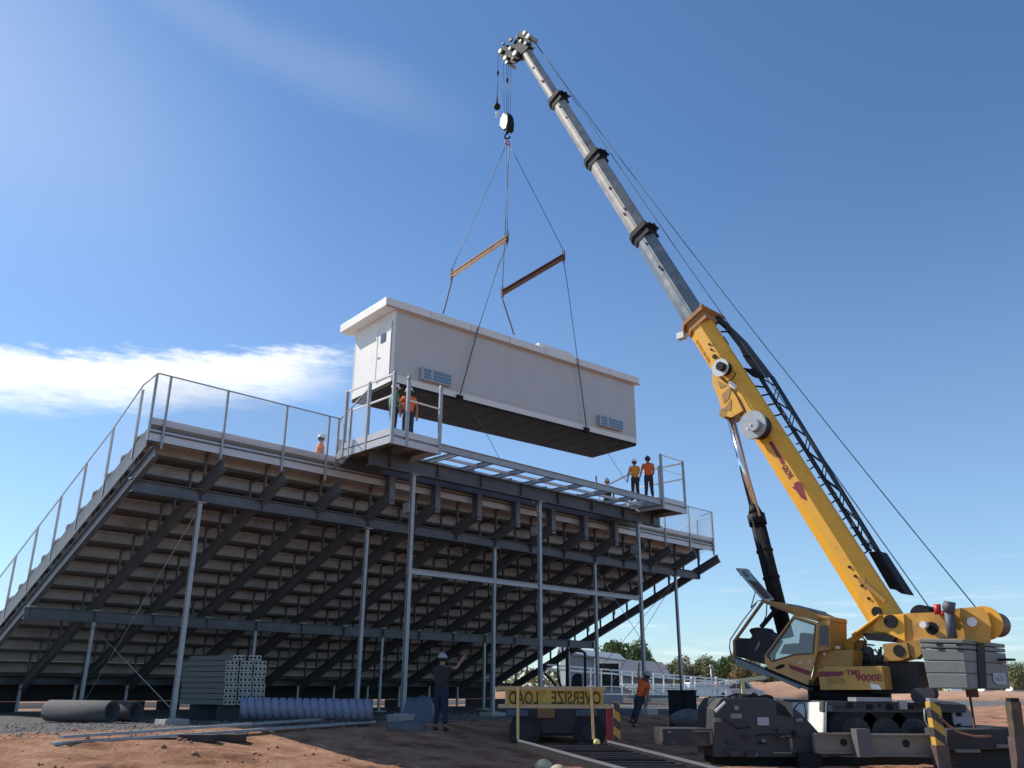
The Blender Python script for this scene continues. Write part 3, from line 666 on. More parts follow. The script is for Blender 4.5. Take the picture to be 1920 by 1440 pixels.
def crane():
    pY = lambda u, v, Y: pYg(u, v, Y * 1.07)
    S = F0 + Dd * 1.0; root = thing('mobile_crane', 'yellow truck crane with long telescopic boom raised over the grandstand', 'crane', (S.x, S.y, -.65))
    foot = pl(1667, 1168, 0); top = pl(985, 95, 0); ax = (top - foot).normalized(); ub = (Zd - ax * Zd.dot(ax)).normalized()
    def axis_at_v(v):
        best = min(range(2001), key=lambda k: abs(projv(foot.lerp(top, k / 2000)) - v)); return foot.lerp(top, best / 2000)
    def projv(P):
        q = P - CAM; d = q.dot(fw); return 720 - F_PX * q.dot(upv) / d
    def boomsec(a, b_, h, w, name, m, ch=.36, cb=.3):
        prof = [(-w / 2, -h / 2 + h * cb), (-w / 2 + w * cb, -h / 2), (w / 2 - w * cb, -h / 2), (w / 2, -h / 2 + h * cb), (w / 2, h / 2 - h * ch), (w / 2 - w * ch, h / 2), (-w / 2 + w * ch, h / 2), (-w / 2, h / 2 - h * ch)]
        mb = MB(); mb.prism([a + Ld * x + ub * y for x, y in prof], b_ - a); return mb.build(name, m, root, bevel=.012)
    J = [axis_at_v(v) for v in (600, 437, 297, 187, 100)]
    b0 = boomsec(foot - ax * .25, J[0], .80, .62, 'boom_base', yellow)
    mats_ = [boomsteel, boomgrey, boomgrey, boomgrey]
    H = [(.71, .55), (.65, .50), (.58, .45), (.46, .38)]
    secs = []
    for i in range(4):
        a, b_ = J[i] - ax * .3, J[i + 1]
        sct = boomsec(a, b_, H[i][0], H[i][1], 'boom_section', mats_[i]); secs.append(sct)
        # collar where the next section slides out
        h, w = H[i]
        if i < 3:
            mb = MB(); e = b_
            prof = lambda h_, w_: [(-w_ / 2, -h_ / 2 + h_ * .25), (-w_ / 2 + w_ * .25, -h_ / 2), (w_ / 2 - w_ * .25, -h_ / 2), (w_ / 2, -h_ / 2 + h_ * .25), (w_ / 2, h_ / 2), (-w_ / 2, h_ / 2)]
            mb.prism([e - ax * .16 + Ld * x + ub * y for x, y in prof(h + .13, w + .13)], ax * .2)
            mb.prism([e - ax * .45 + Ld * x + ub * y for x, y in prof(h + .04, w + .04)], ax * .25)
            mb.beam(e - ax * .1 + ub * (h / 2 + .05), e - ax * .1 + ub * (h / 2 + .05 + .14) - Ld * .1, .05, .12); mb.beam(e - ax * .1 + ub * (h / 2 + .12) + Ld * .2, e - ax * .1 + ub * (h / 2 + .12) - Ld * .35, .06, .06)
            mb.cbox(e - ax * .12 - ub * (h / 2 + .05), .12, .2, .1, ax, Ld, ub); mb.build('boom_collar', black, root)
        # long wear strips, dark guide rail along the upper side
        mb = MB(); mb.box(a + Ld * (w / 2) + ub * (h * .02) + ax * .3, ax * ((b_ - a).length - .5), Ld * .006, ub * .03)
        mb.build('wear_strip', mat('strip_dark', (.12, .11, .1), .6), sct)
        rnd = random.Random(i); mb = MB()
        for k in range(3): p = a.lerp(b_, rnd.uniform(.2, .95)) + ub * rnd.uniform(-.1, .12) * h; mb.cbox(p + Ld * (w / 2 + .01), rnd.uniform(.05, .14), .03, rnd.uniform(.04, .08), ax, Ld, ub)
        mb.build('fitting', black, sct)
    # flared head of the base section
    mb = MB(); e = J[0]
    for (k0, k1, h, w) in ((-.42, -.12, .86, .68), (-.12, .0, .98, .8)):
        mb.prism([e + ax * k0 + Ld * x + ub * y for x, y in ((-w / 2, -h / 2 + .2), (-w / 2 + .2, -h / 2), (w / 2 - .2, -h / 2), (w / 2, -h / 2 + .2), (w / 2, h / 2), (-w / 2, h / 2))], ax * (k1 - k0))
    mb.beam(e + ub * .5 + Ld * .42, e + ub * .5 - Ld * .9, .1, .06, ax); mb.build('boom_head_collar', mat('rusty_yellow', (.42, .19, .06), .65, 0, .2, 5, dirt=(.2, .08, .04), dirt_amt=.6), root)
    mb = MB(); p = pl(1278, 630, .1); mb.cbox(p, .26, .2, .2, Dd, Ld, Zd); mb.beam(p, e - ub * .4 - ax * .3, .05, .05); mb.build('boom_camera', whitepaint, root)
    # small holes and bosses along the base section
    mb = MB()
    for (u, v) in ((1329, 645), (1333, 655), (1592, 1063), (1603, 1080), (1615, 1098), (1628, 1122)): ycyl(mb, u, v, .035, .345, .30, 10)
    ycyl(mb, 1339, 668, .07, .35, .30, 12); ycyl(mb, 1643, 1147, .12, .36, .3, 16); mb.build('bolt_hole', black, b0)
    mb = MB(); mb.beam(pl(1616, 1089, .35), pl(1660, 1128, .35), .05, .09, Ld); ycyl(mb, 1616, 1089, .09, .38, .32, 12); mb.build('strap_bar', yellow_dk, b0)
    # maroon stripe and lettering on the side of the boom
    c = .325
    def fol(u, v): return pl(u, v, c)
    mb = MB(); mb.prism(poly_l([(1441, 829), (1447, 827), (1466, 858), (1471, 868), (1466, 871), (1460, 860)], .318), Ld * .004); mb.build('boom_stripe', maroon, b0)
    mb = MB(); mb.prism(poly_l([(1489, 906), (1497, 902), (1503, 906), (1506, 905), (1504, 911), (1512, 938), (1503, 934), (1493, 920), (1485, 914), (1489, 912)], .318), Ld * .004); mb.build('boom_stripe', maroon, b0)
    o_ = pl(1465, 876, .316); text('boom_lettering', 'GROVE', maroon, b0, o_, -ax, ub, .16, .42, .004)
    # lettering on the lower chamfer near the head
    wv, hv = .62, .80; A_ = V((0, 0, 0))
    nrm = (Ld * (hv * .3) - ub * (wv * .3)).normalized(); eyv = nrm.cross(-ax)
    pc = foot.lerp(top, 0) ; st0 = J[0] - ax * .75
    cmid = Ld * (wv / 2 - wv * .15) - ub * (hv / 2 - hv * .15)
    text('boom_lettering', 'STROKER', mat('brown_lettering', (.30, .15, .06), .6), b0, st0 + cmid + nrm * .003 - eyv * .07, -ax, eyv, .15, .95, .004)
    # reels on the side of the boom
    mb = MB(); ycyl(mb, 1410, 796, .40, .86, .78, 40); ycyl(mb, 1410, 796, .40, .58, .50, 40); r1 = mb.build('hose_reel', disc_grey, root)
    mb = MB(); ycyl(mb, 1410, 796, .18, 1.02, .86, 28); mb.build('reel_hub', disc_grey, r1)
    mb = MB(); ycyl(mb, 1410, 796, .34, .78, .32, 28); mb.build('reel_hose', blackmatte, r1)
    mb = MB()
    for (u, v) in ((1401, 804), (1406, 796)): ycyl(mb, u, v, .035, 1.04, 1.02, 10)
    mb.build('reel_bolt', whitepaint, r1)
    mb = MB(); ycyl(mb, 1350, 689, .27, .62, .58, 30); r2 = mb.build('cable_reel', mat('pale_reel', (.62, .66, .65), .4, .2, .05), root)
    mb = MB(); ycyl(mb, 1352, 688, .2, .58, .3, 24); ycyl(mb, 1349, 686, .13, .78, .62, 18); mb.build('reel_drum', black, r2)
    # cylinder bracket below the boom
    mb = MB(); side_prism(mb, [(1336, 694), (1350, 702), (1382, 745), (1393, 770), (1385, 775), (1371, 783), (1360, 780), (1352, 765), (1346, 745), (1335, 718)], .36, .06); side_prism(mb, [(1336, 694), (1350, 702), (1382, 745), (1393, 770), (1385, 775), (1371, 783), (1360, 780), (1352, 765), (1346, 745), (1335, 718)], -.30, .06)
    side_prism(mb, [(1344, 712), (1372, 735), (1366, 744), (1348, 730)], .30, .6); side_prism(mb, [(1350, 745), (1376, 740), (1372, 750), (1354, 762)], .30, .6); br = mb.build('cylinder_bracket', yellow, root, bevel=.01)
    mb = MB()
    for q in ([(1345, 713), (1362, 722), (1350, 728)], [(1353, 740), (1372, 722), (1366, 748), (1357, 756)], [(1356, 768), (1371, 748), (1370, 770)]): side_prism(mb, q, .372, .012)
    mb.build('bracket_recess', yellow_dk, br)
    mb = MB(); side_prism(mb, [(1368, 713), (1380, 722), (1376, 730), (1366, 722)], .42, .1); mb.build('junction_box', alu_clean, root)
    mb = MB(); mb.tube([pl(1372, 722, .4), pl(1384, 748, .42), pl(1395, 766, .45), pl(1400, 778, .6)], .02, 6); mb.tube([pl(1340, 700, .4), pl(1360, 716, .42), pl(1372, 712, .42), pl(1380, 700, .42), pl(1372, 697, .5)], .018, 6); mb.build('hose', black, root)
    # lift cylinder
    pt1 = pl(1369, 779, 0); rodend = pl(1417, 965, 0); bar_b = pl(1474, 1195, 0)
    dirc = (bar_b - pt1).normalized()
    mb = MB(); mb.cyl(pt1, rodend, .115, 24); mb.build('lift_rod', chrome, root)
    mb = MB(); mb.cyl(rodend - dirc * .25, rodend, .13, 24, .2); mb.cyl(rodend, rodend + dirc * .3, .24, 24); mb.cyl(rodend + dirc * .3, bar_b, .2, 24); mb.tube([rodend + Ld * .24 + dirc * .1, rodend.lerp(bar_b, .5) + Ld * .25, bar_b + Ld * .25], .03, 8)
    for k in (.3, .52, .75): mb.cyl(rodend.lerp(bar_b, k), rodend.lerp(bar_b, k) + dirc * .06, .225, 24)
    mb.build('lift_cylinder', black, root)
    mb = MB(); mb.cyl(pt1 + Ld * .36, pt1 - Ld * .36, .14, 20); mb.build('cylinder_pin', yellow_dk, root)
    mb = MB(); q0, q1 = pl(1373, 786, .15), pl(1425, 968, .15); mb.beam(q0, q1, .06, .04, Ld); mb.build('rod_guard', mat('tan_guard', (.30, .21, .14), .6), root)
    # lattice jib stowed along the far side of the boom
    jb = MB(); ji = [pl(1425, 707, -.75), pl(1630, 1033, -.75)]; jo = [pl(1446, 705, -.75), pl(1648, 1036, -.75)]
    ch4 = []
    for dl in (.1, -.1):
        for (a, b_) in (ji, jo): ch4.append((a + Ld * dl, b_ + Ld * dl)); jb.tube([a + Ld * dl, b_ + Ld * dl], .032, 6)
    n = 13
    for k in range(n):
        k0, k1 = k / n, (k + 1) / n
        for i, j in ((0, 1), (2, 3), (0, 2), (1, 3)):
            a, b_ = ch4[i], ch4[j]
            if k % 2: a, b_ = b_, a
            jb.tube([a[0].lerp(a[1], k0), b_[0].lerp(b_[1], k1)], .017, 5)
    jib = jb.build('lattice_jib', mat('jib_blue_grey', (.035, .05, .08), .5, .1, .2), root)
    mb = MB(); side_prism(mb, [(1315, 569), (1322, 575), (1345, 588), (1398, 640), (1448, 705), (1424, 709), (1398, 676), (1386, 652), (1360, 618), (1336, 596), (1322, 584)], -.55, .08); mb.build('jib_head_plate', mat('jib_plate', (.05, .065, .08), .5, .1, .2), jib)
    mb = MB(); side_prism(mb, [(1628, 1035), (1647, 1033), (1699, 1114), (1690, 1113), (1676, 1104), (1668, 1104)], -.5, .5); mb.build('jib_foot_plate', black, jib)
    for (u0_, v0_, u1_, v1_) in ((1345, 604, 1362, 614), (1352, 622, 1372, 622), (1357, 632, 1366, 646), (1394, 668, 1409, 668), (1390, 690, 1410, 694), (1416, 724, 1434, 726), (1428, 742, 1446, 738), (1438, 760, 1456, 756), (1452, 780, 1468, 776)):
        mb = MB(); mb.tube([pl(u0_, v0_, -.2), pl(u1_, v1_, -.6)], .028, 6); mb.build('jib_strut', black, jib)
    for k in range(8):
        u = 1472 + k * 20.5; v = 801 + k * 31.5; mb = MB(); mb.tube([pl(u, v, -.2), pl(u + 14, v - 2, -.6)], .02, 6); mb.build('jib_strut', black, jib); mb = MB(); mb.tube([pl(u + 5, v + 16, -.2), pl(u + 18, v + 8, -.6)], .02, 6); mb.build('jib_strut', black, jib)
    mb = MB(); side_prism(mb, [(1396, 694), (1412, 690), (1424, 706), (1411, 706)], -.3, .2); mb.build('jib_bracket', black, jib)
    # boom point with sheaves
    mb = MB(); o8 = [(962, 82), (974, 60), (984, 57), (994, 66), (994, 84), (984, 96), (975, 102), (968, 118), (953, 119), (942, 112), (934, 100), (944, 86)]
    side_prism(mb, o8, .22, .05); side_prism(mb, o8, -.17, .05); side_prism(mb, [(966, 82), (985, 72), (990, 84), (972, 104), (956, 112), (950, 98)], .17, .34); hd = mb.build('boom_head', black, root, bevel=.01)
    mb = MB()
    for (u, v, r) in ((982, 61, .1), (989, 67, .12), (937, 95, .1), (946, 108, .1), (955, 90, .08), (964, 99, .12), (949, 116, .08), (975, 76, .07), (984, 80, .08)): ycyl(mb, u, v, r, .30, -.24, 14)
    mb.build('sheave', mat('pale_sheave', (.32, .34, .32), .4, .2, .15), hd)
    mb = MB()
    for (u, v, s_) in ((958, 75, .16), (970, 70, .1), (944, 82, .1), (962, 110, .12)): mb.cbox(pl(u, v, .28), s_, .1, s_ * .8, Dd, Ld, Zd)
    mb.build('head_fitting', beam_grey, hd)
    # hoist ropes over the back of the boom
    for (uu, sags, l0) in (((999, 72, 1746, 1144), .18, -.05), ((1000, 76, 1829, 1138), .35, -.28)):
        a, b_ = pl(uu[0], uu[1], l0), pl(uu[2], uu[3], l0)
        mb = MB(); mb.tube([a.lerp(b_, k / 20) - V((0, 0, 1)) * sags * 4 * (k / 20) * (1 - k / 20) for k in range(21)], .014, 5); mb.build('hoist_rope', ropem, root)
    # falls down to the hooks
    mb = MB()
    for (u, v0_, v1_) in ((944, 118, 214), (950, 118, 214), (958, 118, 214), (953, 118, 214)): mb.tube([onh(u, v0_), onh(u + (951 - u) * .2, v1_)], .010, 5)
    mb.tube([onh(934, 100), onh(932, 192)], .012, 5); mb.build('hoist_fall', ropem, root)
    mb = MB(); mb.tube([onh(933.5, 132), onh(933.5, 136), onh(933.5, 142)], [.02, .06, .02], 8); mb.tube([onh(951, 146), onh(951, 150), onh(951, 156)], [.02, .06, .02], 8); mb.build('anti_two_block_weight', black, root)

    # ---------------- upper structure
    fr = [(1545, 1223), (1600, 1192), (1640, 1162), (1651, 1153), (1700, 1150), (1752, 1148), (1800, 1140), (1832, 1138), (1852, 1150), (1858, 1172), (1856, 1205), (1760, 1206), (1730, 1208), (1716, 1236), (1700, 1240), (1660, 1240), (1655, 1208), (1688, 1206), (1670, 1194), (1640, 1190), (1618, 1193), (1600, 1206), (1600, 1240), (1560, 1240)]
    mb = MB(); side_prism(mb, fr, .62, .05); side_prism(mb, fr, -.55, .05); fo = mb.build('side_frame', mat('frame_yellow', (.60, .31, .05), .5, 0, .14, 2.5, dirt=(.20, .10, .04), dirt_amt=.6, dscale=2.6, bump=.05), root)  # frame yellow darkened to hold the shade on these plates
    mb = MB(); side_prism(mb, [(1637, 1172), (1650, 1155), (1695, 1152), (1697, 1203), (1660, 1186), (1638, 1184)], .68, .06); mb.beam(pl(1600, 1192, .7), pl(1652, 1153, .7), .2, .05, Ld); mb.build('boom_pivot_plate', yellow, root, bevel=.01)
    mb = MB(); side_prism(mb, [(1657, 1207), (1700, 1204), (1705, 1232), (1690, 1238), (1657, 1240)], .80, .25); mb.build('lower_pivot_plate', yellow_dk, root)
    for (u, v, r_, c_) in ((1669, 1165, .15, .74), (1685, 1220, .13, .82), (1747, 1178, .14, .63)):
        mb = MB(); ycyl(mb, u, v, r_, c_, .58); mb.build('pivot_pin', black, fo)
    mb = MB(); ycyl(mb, 1730, 1171, .075, .85, .66, 14); ycyl(mb, 1822, 1166, .1, .7, .6, 16); mb.build('work_lamp', whitepaint, root)
    mb = MB(); side_prism(mb, [(1698, 1202), (1725, 1200), (1728, 1226), (1716, 1236), (1704, 1226)], .75, .3); mb.build('round_guard', yellow_dk, root)
    # deck between the frames and machinery
    mb = MB(); side_prism(mb, [(1640, 1188), (1700, 1202), (1760, 1206), (1760, 1170), (1700, 1165), (1660, 1175)], .55, 1.0); side_prism(mb, [(1545, 1240), (1720, 1240), (1722, 1300), (1548, 1302)], .5, 1.1); mb.build('machinery_housing', mat('machinery_dark', (.045, .04, .04), .6, 0, .3, 4, dirt=(.1, .06, .03)), root)
    mb = MB(); side_prism(mb, [(1557, 1216), (1600, 1200), (1617, 1200), (1617, 1236), (1560, 1240)], .45, .25); side_prism(mb, [(1617, 1228), (1662, 1228), (1662, 1242), (1617, 1242)], .5, .5); mb.build('swing_motor_cover', yellow_dk, root)
    mb = MB(); rnd = random.Random(5)
    for k in range(14):
        u = 1618 + rnd.uniform(0, 40); mb.tube([pl(u, 1244, .5), pl(u + rnd.uniform(-4, 4), 1230, .55), pl(u + rnd.uniform(-8, 8), rnd.uniform(1212, 1224), .4)], .022, 6)
    mb.tube([pl(1611, 1188, .6), pl(1622, 1200, .6), pl(1618, 1216, .6), pl(1608, 1226, .5)], .02, 6); mb.tube([pl(1622, 1208, .6), pl(1640, 1210, .5)], .02, 6)
    mb.sphere(pl(1628, 1222, .5), .13, 10, 6); mb.build('hydraulic_hose', mat('hose_grey', (.06, .07, .08), .6), root)
    mb = MB(); side_prism(mb, [(1618, 1188), (1662, 1187), (1680, 1196), (1672, 1204), (1625, 1200)], .75, .5); mb.build('top_tray', black, root)
    # side box with the lettering
    mb = MB(); side_prism(mb, [(1533, 1256), (1543, 1254), (1544, 1250), (1653, 1249), (1655, 1256), (1660, 1293), (1538, 1294)], 1.35, .4); bxo = mb.build('side_box', mat('box_yellow', (.56, .31, .07), .5, 0, .1, 3, dirt=(.26, .14, .06), dirt_amt=.55, dscale=3), root, bevel=.012)
    mb = MB(); side_prism(mb, [(1535, 1259), (1582, 1259), (1579, 1267), (1536, 1269)], 1.358, .006); mb.build('box_stripe', maroon, bxo)
    mb = MB(); side_prism(mb, [(1550, 1270), (1579, 1270), (1584, 1274), (1584, 1281), (1551, 1281)], 1.358, .006); mb.build('box_recess', yellow_dk, bxo)
    mb = MB(); side_prism(mb, [(1631, 1281), (1648, 1284), (1653, 1293), (1634, 1292)], 1.358, .006); mb.build('data_plate', whitepaint, bxo)
    ex = (pl(1650, 1270, 1.36) - pl(1590, 1270, 1.36)).normalized()
    text('box_lettering', 'TMS', maroon, bxo, pl(1587, 1266, 1.358), ex, Zd, .115, .33, .004)
    text('box_lettering', '9000E', maroon, bxo, pl(1605, 1277, 1.358), ex, Zd, .145, .60, .004)
    # winch at the rear
    mb = MB(); ycyl(mb, 1846, 1168, .36, .45, .40, 30); ycyl(mb, 1846, 1168, .36, -.45, -.50, 30); w = mb.build('winch_flange', yellow, root)
    mb = MB(); ycyl(mb, 1846, 1168, .27, .40, -.45, 28); mb.build('winch_drum', mat('rope_drum', (.10, .06, .03), .6, .1, .2), w)
    mb = MB(); side_prism(mb, [(1808, 1140), (1838, 1138), (1850, 1152), (1852, 1166), (1840, 1158), (1822, 1150)], .58, .08); mb.build('winch_guard', yellow, root)
    mb = MB(); ycyl(mb, 1726, 1154, .24, .5, -.3, 26); mb.build('front_winch', black, root)
    mb = MB(); mb.cyl(pl(1786, 1197, .8), pl(1779, 1148, .8), .1, 14); mb.cyl(pl(1779, 1148, .8), pl(1781, 1128, .8), .12, 16); mb.cyl(pl(1772, 1142, .8), pl(1772, 1132, .8), .06, 10); mb.build('exhaust', mat('exhaust_grey', (.09, .1, .12), .6, .2), root)
    mb = MB(); mb.cyl(pl(1759, 1152, .7), pl(1757, 1133, .7), .075, 14); mb.sphere(pl(1768, 1150, .7), .06, 8, 5); mb.build('warning_light', redm, root)
    # counterweight slabs
    cwp = lambda k: (1722 + 20 * k, 1197 + 94 * k)
    rows = [(0, .085), (.10, .19), (.205, .44), (.445, .69), (.695, 1.)]
    mb = MB()
    for (a, b_) in rows:
        i = .0 if a < .1 else (.3 if a < .2 else .6)
        side_prism(mb, [(1722 + 20 * a + i, 1197 + 94 * a), (1806 + 11 * a - i, 1199 + 92 * a), (1806 + 11 * b_ - i, 1199 + 92 * b_), (1722 + 20 * b_ + i, 1197 + 94 * b_)], 1.42 - i * .02, 2.62)
    cw = mb.build('counterweight', cw_grey, root, bevel=.02)
    mb = MB()
    for (u, v) in ((1755, 1208), (1792, 1208), (1757, 1216), (1794, 1217)): side_prism(mb, [(u, v - 2), (u + 10, v - 2), (u + 10, v + 2), (u, v + 2)], 1.43, .03)
    rear = pl(1817, 1291, 1.42) 
    mb.build('forklift_pocket', black, cw)
    mb = MB(); side_prism(mb, [(1738, 1248), (1756, 1246), (1756, 1249), (1738, 1251)], 1.405, .006); side_prism(mb, [(1790, 1246), (1794, 1246), (1794, 1248), (1790, 1248)], 1.405, .006); mb.build('weight_marking', whitepaint, cw)
    # dark gap and plate on the rear face, taken in the plane of that face
    nr = ((pl(1817, 1291, 1.42) - pl(1806, 1199, 1.42))).normalized().cross(Ld).normalized()
    if nr.dot(Dd) > 0: nr = -nr
    pr = pl(1817, 1291, 1.42)
    def prr(u, v, off=0): r = ray(u, v); k = ((pr + nr * off - CAM).dot(nr)) / r.dot(nr); return CAM + r * k
    mb = MB(); P = [prr(u, v, .012) for u, v in ((1862, 1262), (1885, 1262), (1888, 1284), (1870, 1283), (1863, 1277))]; mb.prism(P, -nr * .01); mb.build('rear_plate', mat('faded_plate', (.42, .44, .47), .6, 0, .1), cw)
    exr = (prr(1888, 1270) - prr(1860, 1270)).normalized(); text('rear_lettering', 'GROVE', mat('faded_lettering', (.24, .26, .29), .6), cw, prr(1866, 1277, .016), exr, Zd, .16, .62, .004)
    mb = MB()
    for (ua, ub_) in ((1832, 1846),):
        P = [prr(u, v, .015) for u, v in ((ua, 1204), (ub_, 1206), (ub_ + 5, 1290), (ua + 5, 1292))]; mb.prism(P, -nr * .01)
    mb.build('rear_channel', black, cw)
    mb = MB(); q = prr(1886, 1237, .1); mb.cbox(q, .35, .3, .05, exr, Dd, Zd); mb.build('catwalk_edge', black, root)

    # ---------------- operator cab
    cb = 1.42; ci = .5
    Y_ = yellow
    mb = MB(); 
    def bar(p, q, c, w=.06, h=.06): mb.beam(pl(p[0], p[1], c), pl(q[0], q[1], c), w, h, Ld)
    bar((1376, 1204), (1431, 1127), cb - .03); bar((1377, 1202), (1378, 1234), cb - .03); bar((1431, 1127), (1489, 1150), cb - .03, .07, .07)
    mb.build('front_pillar', mat('brown_pillar', (.28, .14, .07), .6, 0, .2), root)
    mb = MB(); bar((1378, 1234), (1520, 1292), cb - .2, .3, .06); bar((1380, 1244), (1445, 1268), cb - .05, .05, .09); bar((1440, 1262), (1500, 1289), cb, .06, .07); mb.build('cab_sill', mat('sill_grey', (.2, .22, .22), .5, .2, .1), root)
    mb = MB(); bar((1427, 1176), (1456, 1142), ci + .05, .07, .1); bar((1376, 1204), (1427, 1176), ci + .05, .03, .03) if False else None; mb.build('far_pillar', black, root)
    mb = MB(); side_prism(mb, [(1431, 1125), (1450, 1128), (1506, 1141), (1533, 1153), (1554, 1157), (1556, 1165), (1534, 1166), (1488, 1153), (1460, 1142), (1430, 1130)], cb, cb - ci); mb.build('cab_roof', yellow_dk, root, bevel=.01)
    mb = MB(); side_prism(mb, [(1478, 1132), (1530, 1145), (1535, 1152), (1506, 1143), (1478, 1135)], cb - .2, .5); mb.build('roof_hatch', mat('roof_dark', (.1, .11, .13), .4), root)
    door = [(1434, 1228), (1488, 1153), (1534, 1168), (1531, 1226), (1514, 1284), (1441, 1254), (1434, 1243)]
    win = [(1438, 1229), (1489, 1159), (1529, 1172), (1525, 1225), (1487, 1228), (1448, 1240)]
    outer = poly_l(door, cb); inner = poly_l([(1438, 1229), (1489, 1159), (1529, 1172), (1525, 1225), (1487, 1228), (1448, 1240)], cb)
    # door skin built round its window
    mb = MB(); th = -Ld * .05
    def ringfaces(idx_o, idx_i):
        for k in range(len(idx_o) - 1):
            a, b_, c_, d_ = outer[idx_o[k]], outer[idx_o[k + 1]], inner[idx_i[k + 1]], inner[idx_i[k]]
            q = [a, b_, c_, d_]; 
            if idx_i[k + 1] == idx_i[k]: q = [a, b_, d_]
            if idx_o[k + 1] == idx_o[k]: q = [a, c_, d_]
            mb.prism(q, th)
    ringfaces([0, 1, 2, 3, 4, 5, 6, 0, 0], [0, 1, 2, 3, 4, 5, 5, 5, 0]); dr = mb.build('cab_door', mat('cab_yellow', (.60, .34, .11), .5, 0, .1, 3, dirt=(.30, .16, .07), dirt_amt=.5, dscale=3), root)  # door yellow dulled so the cab side looks shaded
    mb = MB(); mb.prism([p - Ld * .02 for p in inner], -Ld * .008); mb.build('door_glass', glass, dr)
    mb = MB(); side_prism(mb, [(1477, 1245), (1492, 1249), (1521, 1259), (1518, 1267), (1483, 1255)], cb + .006, .006); mb.build('door_stripe', maroon, dr)
    mb = MB(); side_prism(mb, [(1453, 1252), (1462, 1246), (1471, 1245), (1471, 1250), (1464, 1254), (1455, 1255)], cb + .006, .006); mb.build('door_handle', black, dr)
    mb = MB()
    for i in range(len(inner)): mb.beam(inner[i] + Ld * .01, inner[(i + 1) % len(inner)] + Ld * .01, .02, .03)
    mb.build('window_seal', mat('window_seal', (.10, .07, .05), .6), dr)
    mb = MB(); side_prism(mb, [(1534, 1157), (1556, 1160), (1557, 1218), (1532, 1222)], cb, .06); side_prism(mb, [(1552, 1160), (1556, 1160), (1557, 1218), (1553, 1219)], cb - .06, cb - ci - .06); mb.build('cab_rear', yellow_dk, root)
    mb = MB(); side_prism(mb, [(1537, 1173), (1553, 1173), (1553, 1210), (1536, 1210)], cb + .008, .006); mb.build('rear_window', mat('dark_pane', (.05, .045, .05), .2), root)
    mb = MB(); side_prism(mb, [(1434, 1250), (1516, 1285), (1514, 1290), (1434, 1256)], cb - .1, cb - ci - .1); mb.build('cab_floor', black, root)
    mb = MB(); side_prism(mb, [(1532, 1219), (1600, 1219), (1598, 1250), (1545, 1252), (1520, 1284), (1528, 1240)], cb - .15, .5); mb.build('cab_mount', yellow_dk, root)  # shade on the mount is put into its darker yellow
    mb = MB(); side_prism(mb, [(1379, 1230), (1379, 1197), (1386, 1196), (1406, 1197), (1410, 1192), (1404, 1182), (1408, 1178), (1420, 1176), (1430, 1178), (1434, 1184), (1444, 1188), (1450, 1202), (1436, 1226), (1434, 1246)], 1.15, .5); mb.build('dashboard', mat('dash_black', (.012, .013, .016), .6, 0, .2), root, bevel=.01)
    mb = MB(); side_prism(mb, [(1414, 1222), (1422, 1202), (1426, 1205), (1420, 1218)], 1.17, .02); mb.build('dash_panel', beam_grey, root)
    mb = MB(); side_prism(mb, [(1462, 1226), (1470, 1208), (1490, 1206), (1512, 1208), (1518, 1200), (1522, 1226)], 1.0, .45); side_prism(mb, [(1498, 1208), (1500, 1188), (1503, 1186), (1517, 1188), (1520, 1210)], .95, .35); mb.build('seat', mat('seat_grey', (.08, .09, .11), .7), root)
    for (u, v, w_, h_) in ((1500, 1243, .07, .05), (1448, 1236, .05, .04), (1519, 1240, .05, .08), (1571, 1214, .12, .06), (1546, 1226, .06, .08)):
        mb = MB(); mb.cbox(pl(u, v, cb + .012 if u < 1530 else cb - .13), w_, .008, h_, Dd, Ld, Zd); mb.build('warning_decal', mat('decal_pale', (.6, .58, .5), .5, 0, .3, 40), root)
    # raised windscreen with struts
    a, b_, c_, d_ = pl(1400, 1068, ci), pl(1381, 1067, cb - .05), pl(1431, 1125, cb - .05), pl(1449, 1124, ci)
    mb = MB(); nn = (b_ - a).cross(d_ - a).normalized(); mb.prism([a, b_, c_, d_], nn * .012); ws = mb.build('windscreen', glass, root)
    mb = MB()
    for p, q in ((a, b_), (b_, c_), (c_, d_), (d_, a)): mb.beam(p + nn * .006, q + nn * .006, .045, .04)
    mb.cbox(a.lerp(b_, .4).lerp(c_, .12), .25, .1, .14, Dd, Ld, Zd); mb.build('windscreen_frame', mat('frame_dull', (.30, .37, .38), .5), ws)
    mb = MB(); mb.tube([b_.lerp(c_, .72), pl(1408, 1140, cb)], .016, 6); mb.tube([a.lerp(d_, .8), pl(1437, 1152, ci)], .016, 6)
    mb.tube([pl(1408, 1140, cb), pl(1420, 1127, cb), c_], .012, 6); mb.tube([pl(1419, 1130, cb + .05), pl(1392, 1165, cb + .2), pl(1369, 1200, cb + .25), pl(1368, 1215, cb + .2), pl(1371, 1228, cb)], .016, 6); mb.tube([pl(1437, 1152, ci), pl(1430, 1170, ci)], .014, 6); mb.build('gas_strut', galv, ws)

    # ---------------- carrier
    mb = MB(); c0 = V((S.x, S.y, .60)); mb.cyl(c0, c0 + V((0, 0, .28)), .95, 40); mb.cyl(c0 + V((0, 0, .28)), c0 + V((0, 0, .4)), .85, 40); mb.build('turntable', black, root)
    Yn = 18.8
    def ybox(mb, u0_, v0_, u1_, v1_, Y, th):
        a, b_ = pY(u0_, v1_, Y), pY(u1_, v0_, Y); return mb.box(a, V((b_.x - a.x, 0, 0)), V((0, th, 0)), V((0, 0, b_.z - a.z)))
    def yprism(mb, pts, Y, th): P = [pY(u, v, Y) for u, v in pts]; return mb.prism(P, V((0, th, 0)))
